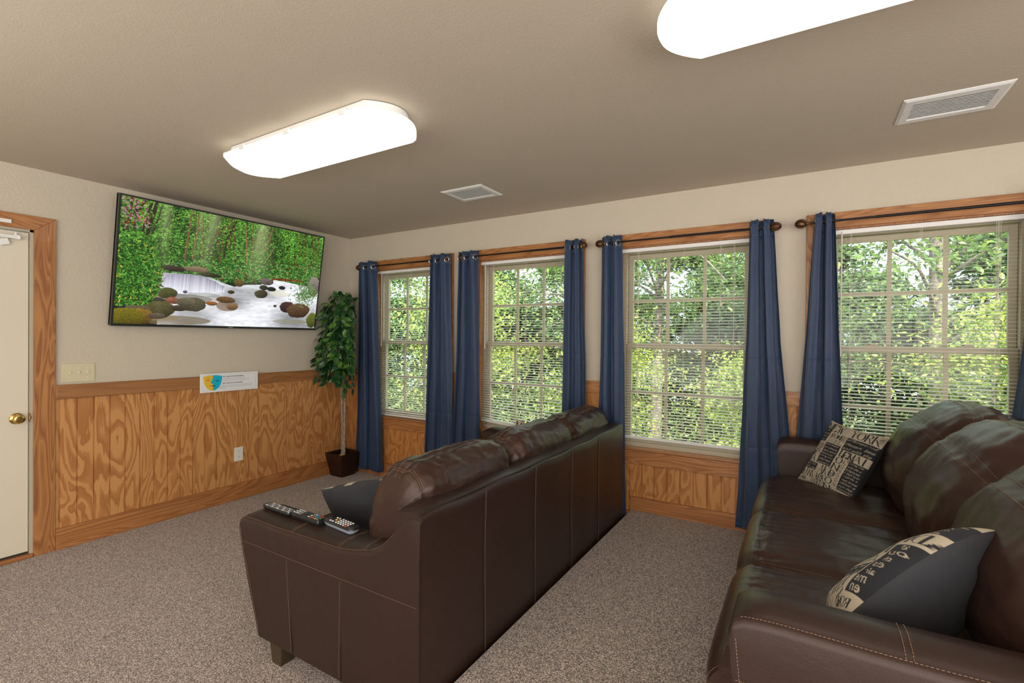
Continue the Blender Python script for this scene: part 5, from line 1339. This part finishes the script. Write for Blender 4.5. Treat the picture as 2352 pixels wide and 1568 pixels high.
def tree(kind, loc, rz, sc, label):
    args = {'bright': (21, 12000, .085, 6.2, 1.9, .25, 'leaf_bright', .08), 'mid': (22, 14000, .092, 8.5, 2.4, .22, 'leaf_mid', .15), 'deep': (23, 20000, .21, 8.0, 3.3, .02, 'leaf_deep', .18), 'tall': (24, 7000, .088, 9.5, 2.2, .42, 'leaf_mid', .14)}[kind]
    r = empty('tree', loc, (0, 0, rz)); r.scale = (sc, sc, sc); tag(r, label, 'tree', 'trees outside the windows')
    if kind not in KIND:
        tr_, me = tree_mesh(*args); o = tr_.build('trunk', 'bark', r, smooth=True); f_ = bpy.data.objects.new('foliage', me); COL.objects.link(f_); f_.parent = r; KIND[kind] = (o, f_)
    else:
        for q in KIND[kind]:
            c_ = q.copy(); COL.objects.link(c_); c_.parent = r
GZ = -2.6
for kd, x, y, rz, sc, lb in (
    ('bright', -.9, 3.4, .3, .82, 'yellow-green leafy tree close outside the window nearest the corner'),
    ('bright', 1.6, 3.3, 1.9, .66, 'low yellow-green tree close outside the second window'),
    ('bright', 3.75, 2.7, 4.0, .60, 'low bright green tree close outside the third window'),
    ('bright', 6.15, 3.3, 5.1, .70, 'sunlit bright green tree outside the right edge of the fourth window'),
    ('mid', -3.6, 5.6, 2.2, .85, 'medium green tree outside the first window, behind the nearest one'),
    ('tall', 1.85, 5.2, .8, .95, 'tall thin-crowned tree with bare trunk seen through the third window'),
    ('mid', 3.9, 6.2, 2.9, .86, 'dense green tree in the middle of the third window'),
    ('tall', 5.62, 4.3, 3.6, .95, 'tall tree with thick grey trunk seen through the fourth window'),
    ('mid', .2, 6.3, 3.3, .90, 'medium green tree seen through the second window'),
    ('mid', 7.6, 6.2, 1.4, .72, 'leafy tree beyond the fourth window, to its right'),
    ('deep', -8.5, 7.5, .5, .90, 'dark tree far left beyond the first window'),
    ('deep', -5.0, 10.5, 1.5, 1.0, 'dark background tree beyond the first window'),
    ('deep', -1.6, 11.5, 2.6, .90, 'dark background tree beyond the second window'),
    ('deep', 1.8, 11.8, 4.1, .80, 'dark background tree left of the thin-crowned tree'),
    ('deep', 4.8, 11.5, 5.5, .76, 'dark background tree behind the third and fourth windows'),
    ('deep', -6.6, 7.6, 2.9, .62, 'low dark thicket far left beyond the first window'),
    ('deep', -3.2, 8.6, .2, .60, 'low dark thicket seen through the first window'),
    ('deep', -.2, 8.9, 1.2, .60, 'low dark thicket seen through the second window'),
    ('deep', 2.6, 8.6, 3.7, .60, 'low dark thicket behind the thin-crowned tree'),
    ('deep', 5.4, 8.2, 5.0, .60, 'low dark thicket seen through the fourth window'),
    ('deep', 8.2, 10.5, .9, .86, 'dark background tree at the far right outside')):
    tree(kd, (x, y, GZ if kd != 'deep' else GZ + .2), rz, sc, lb)
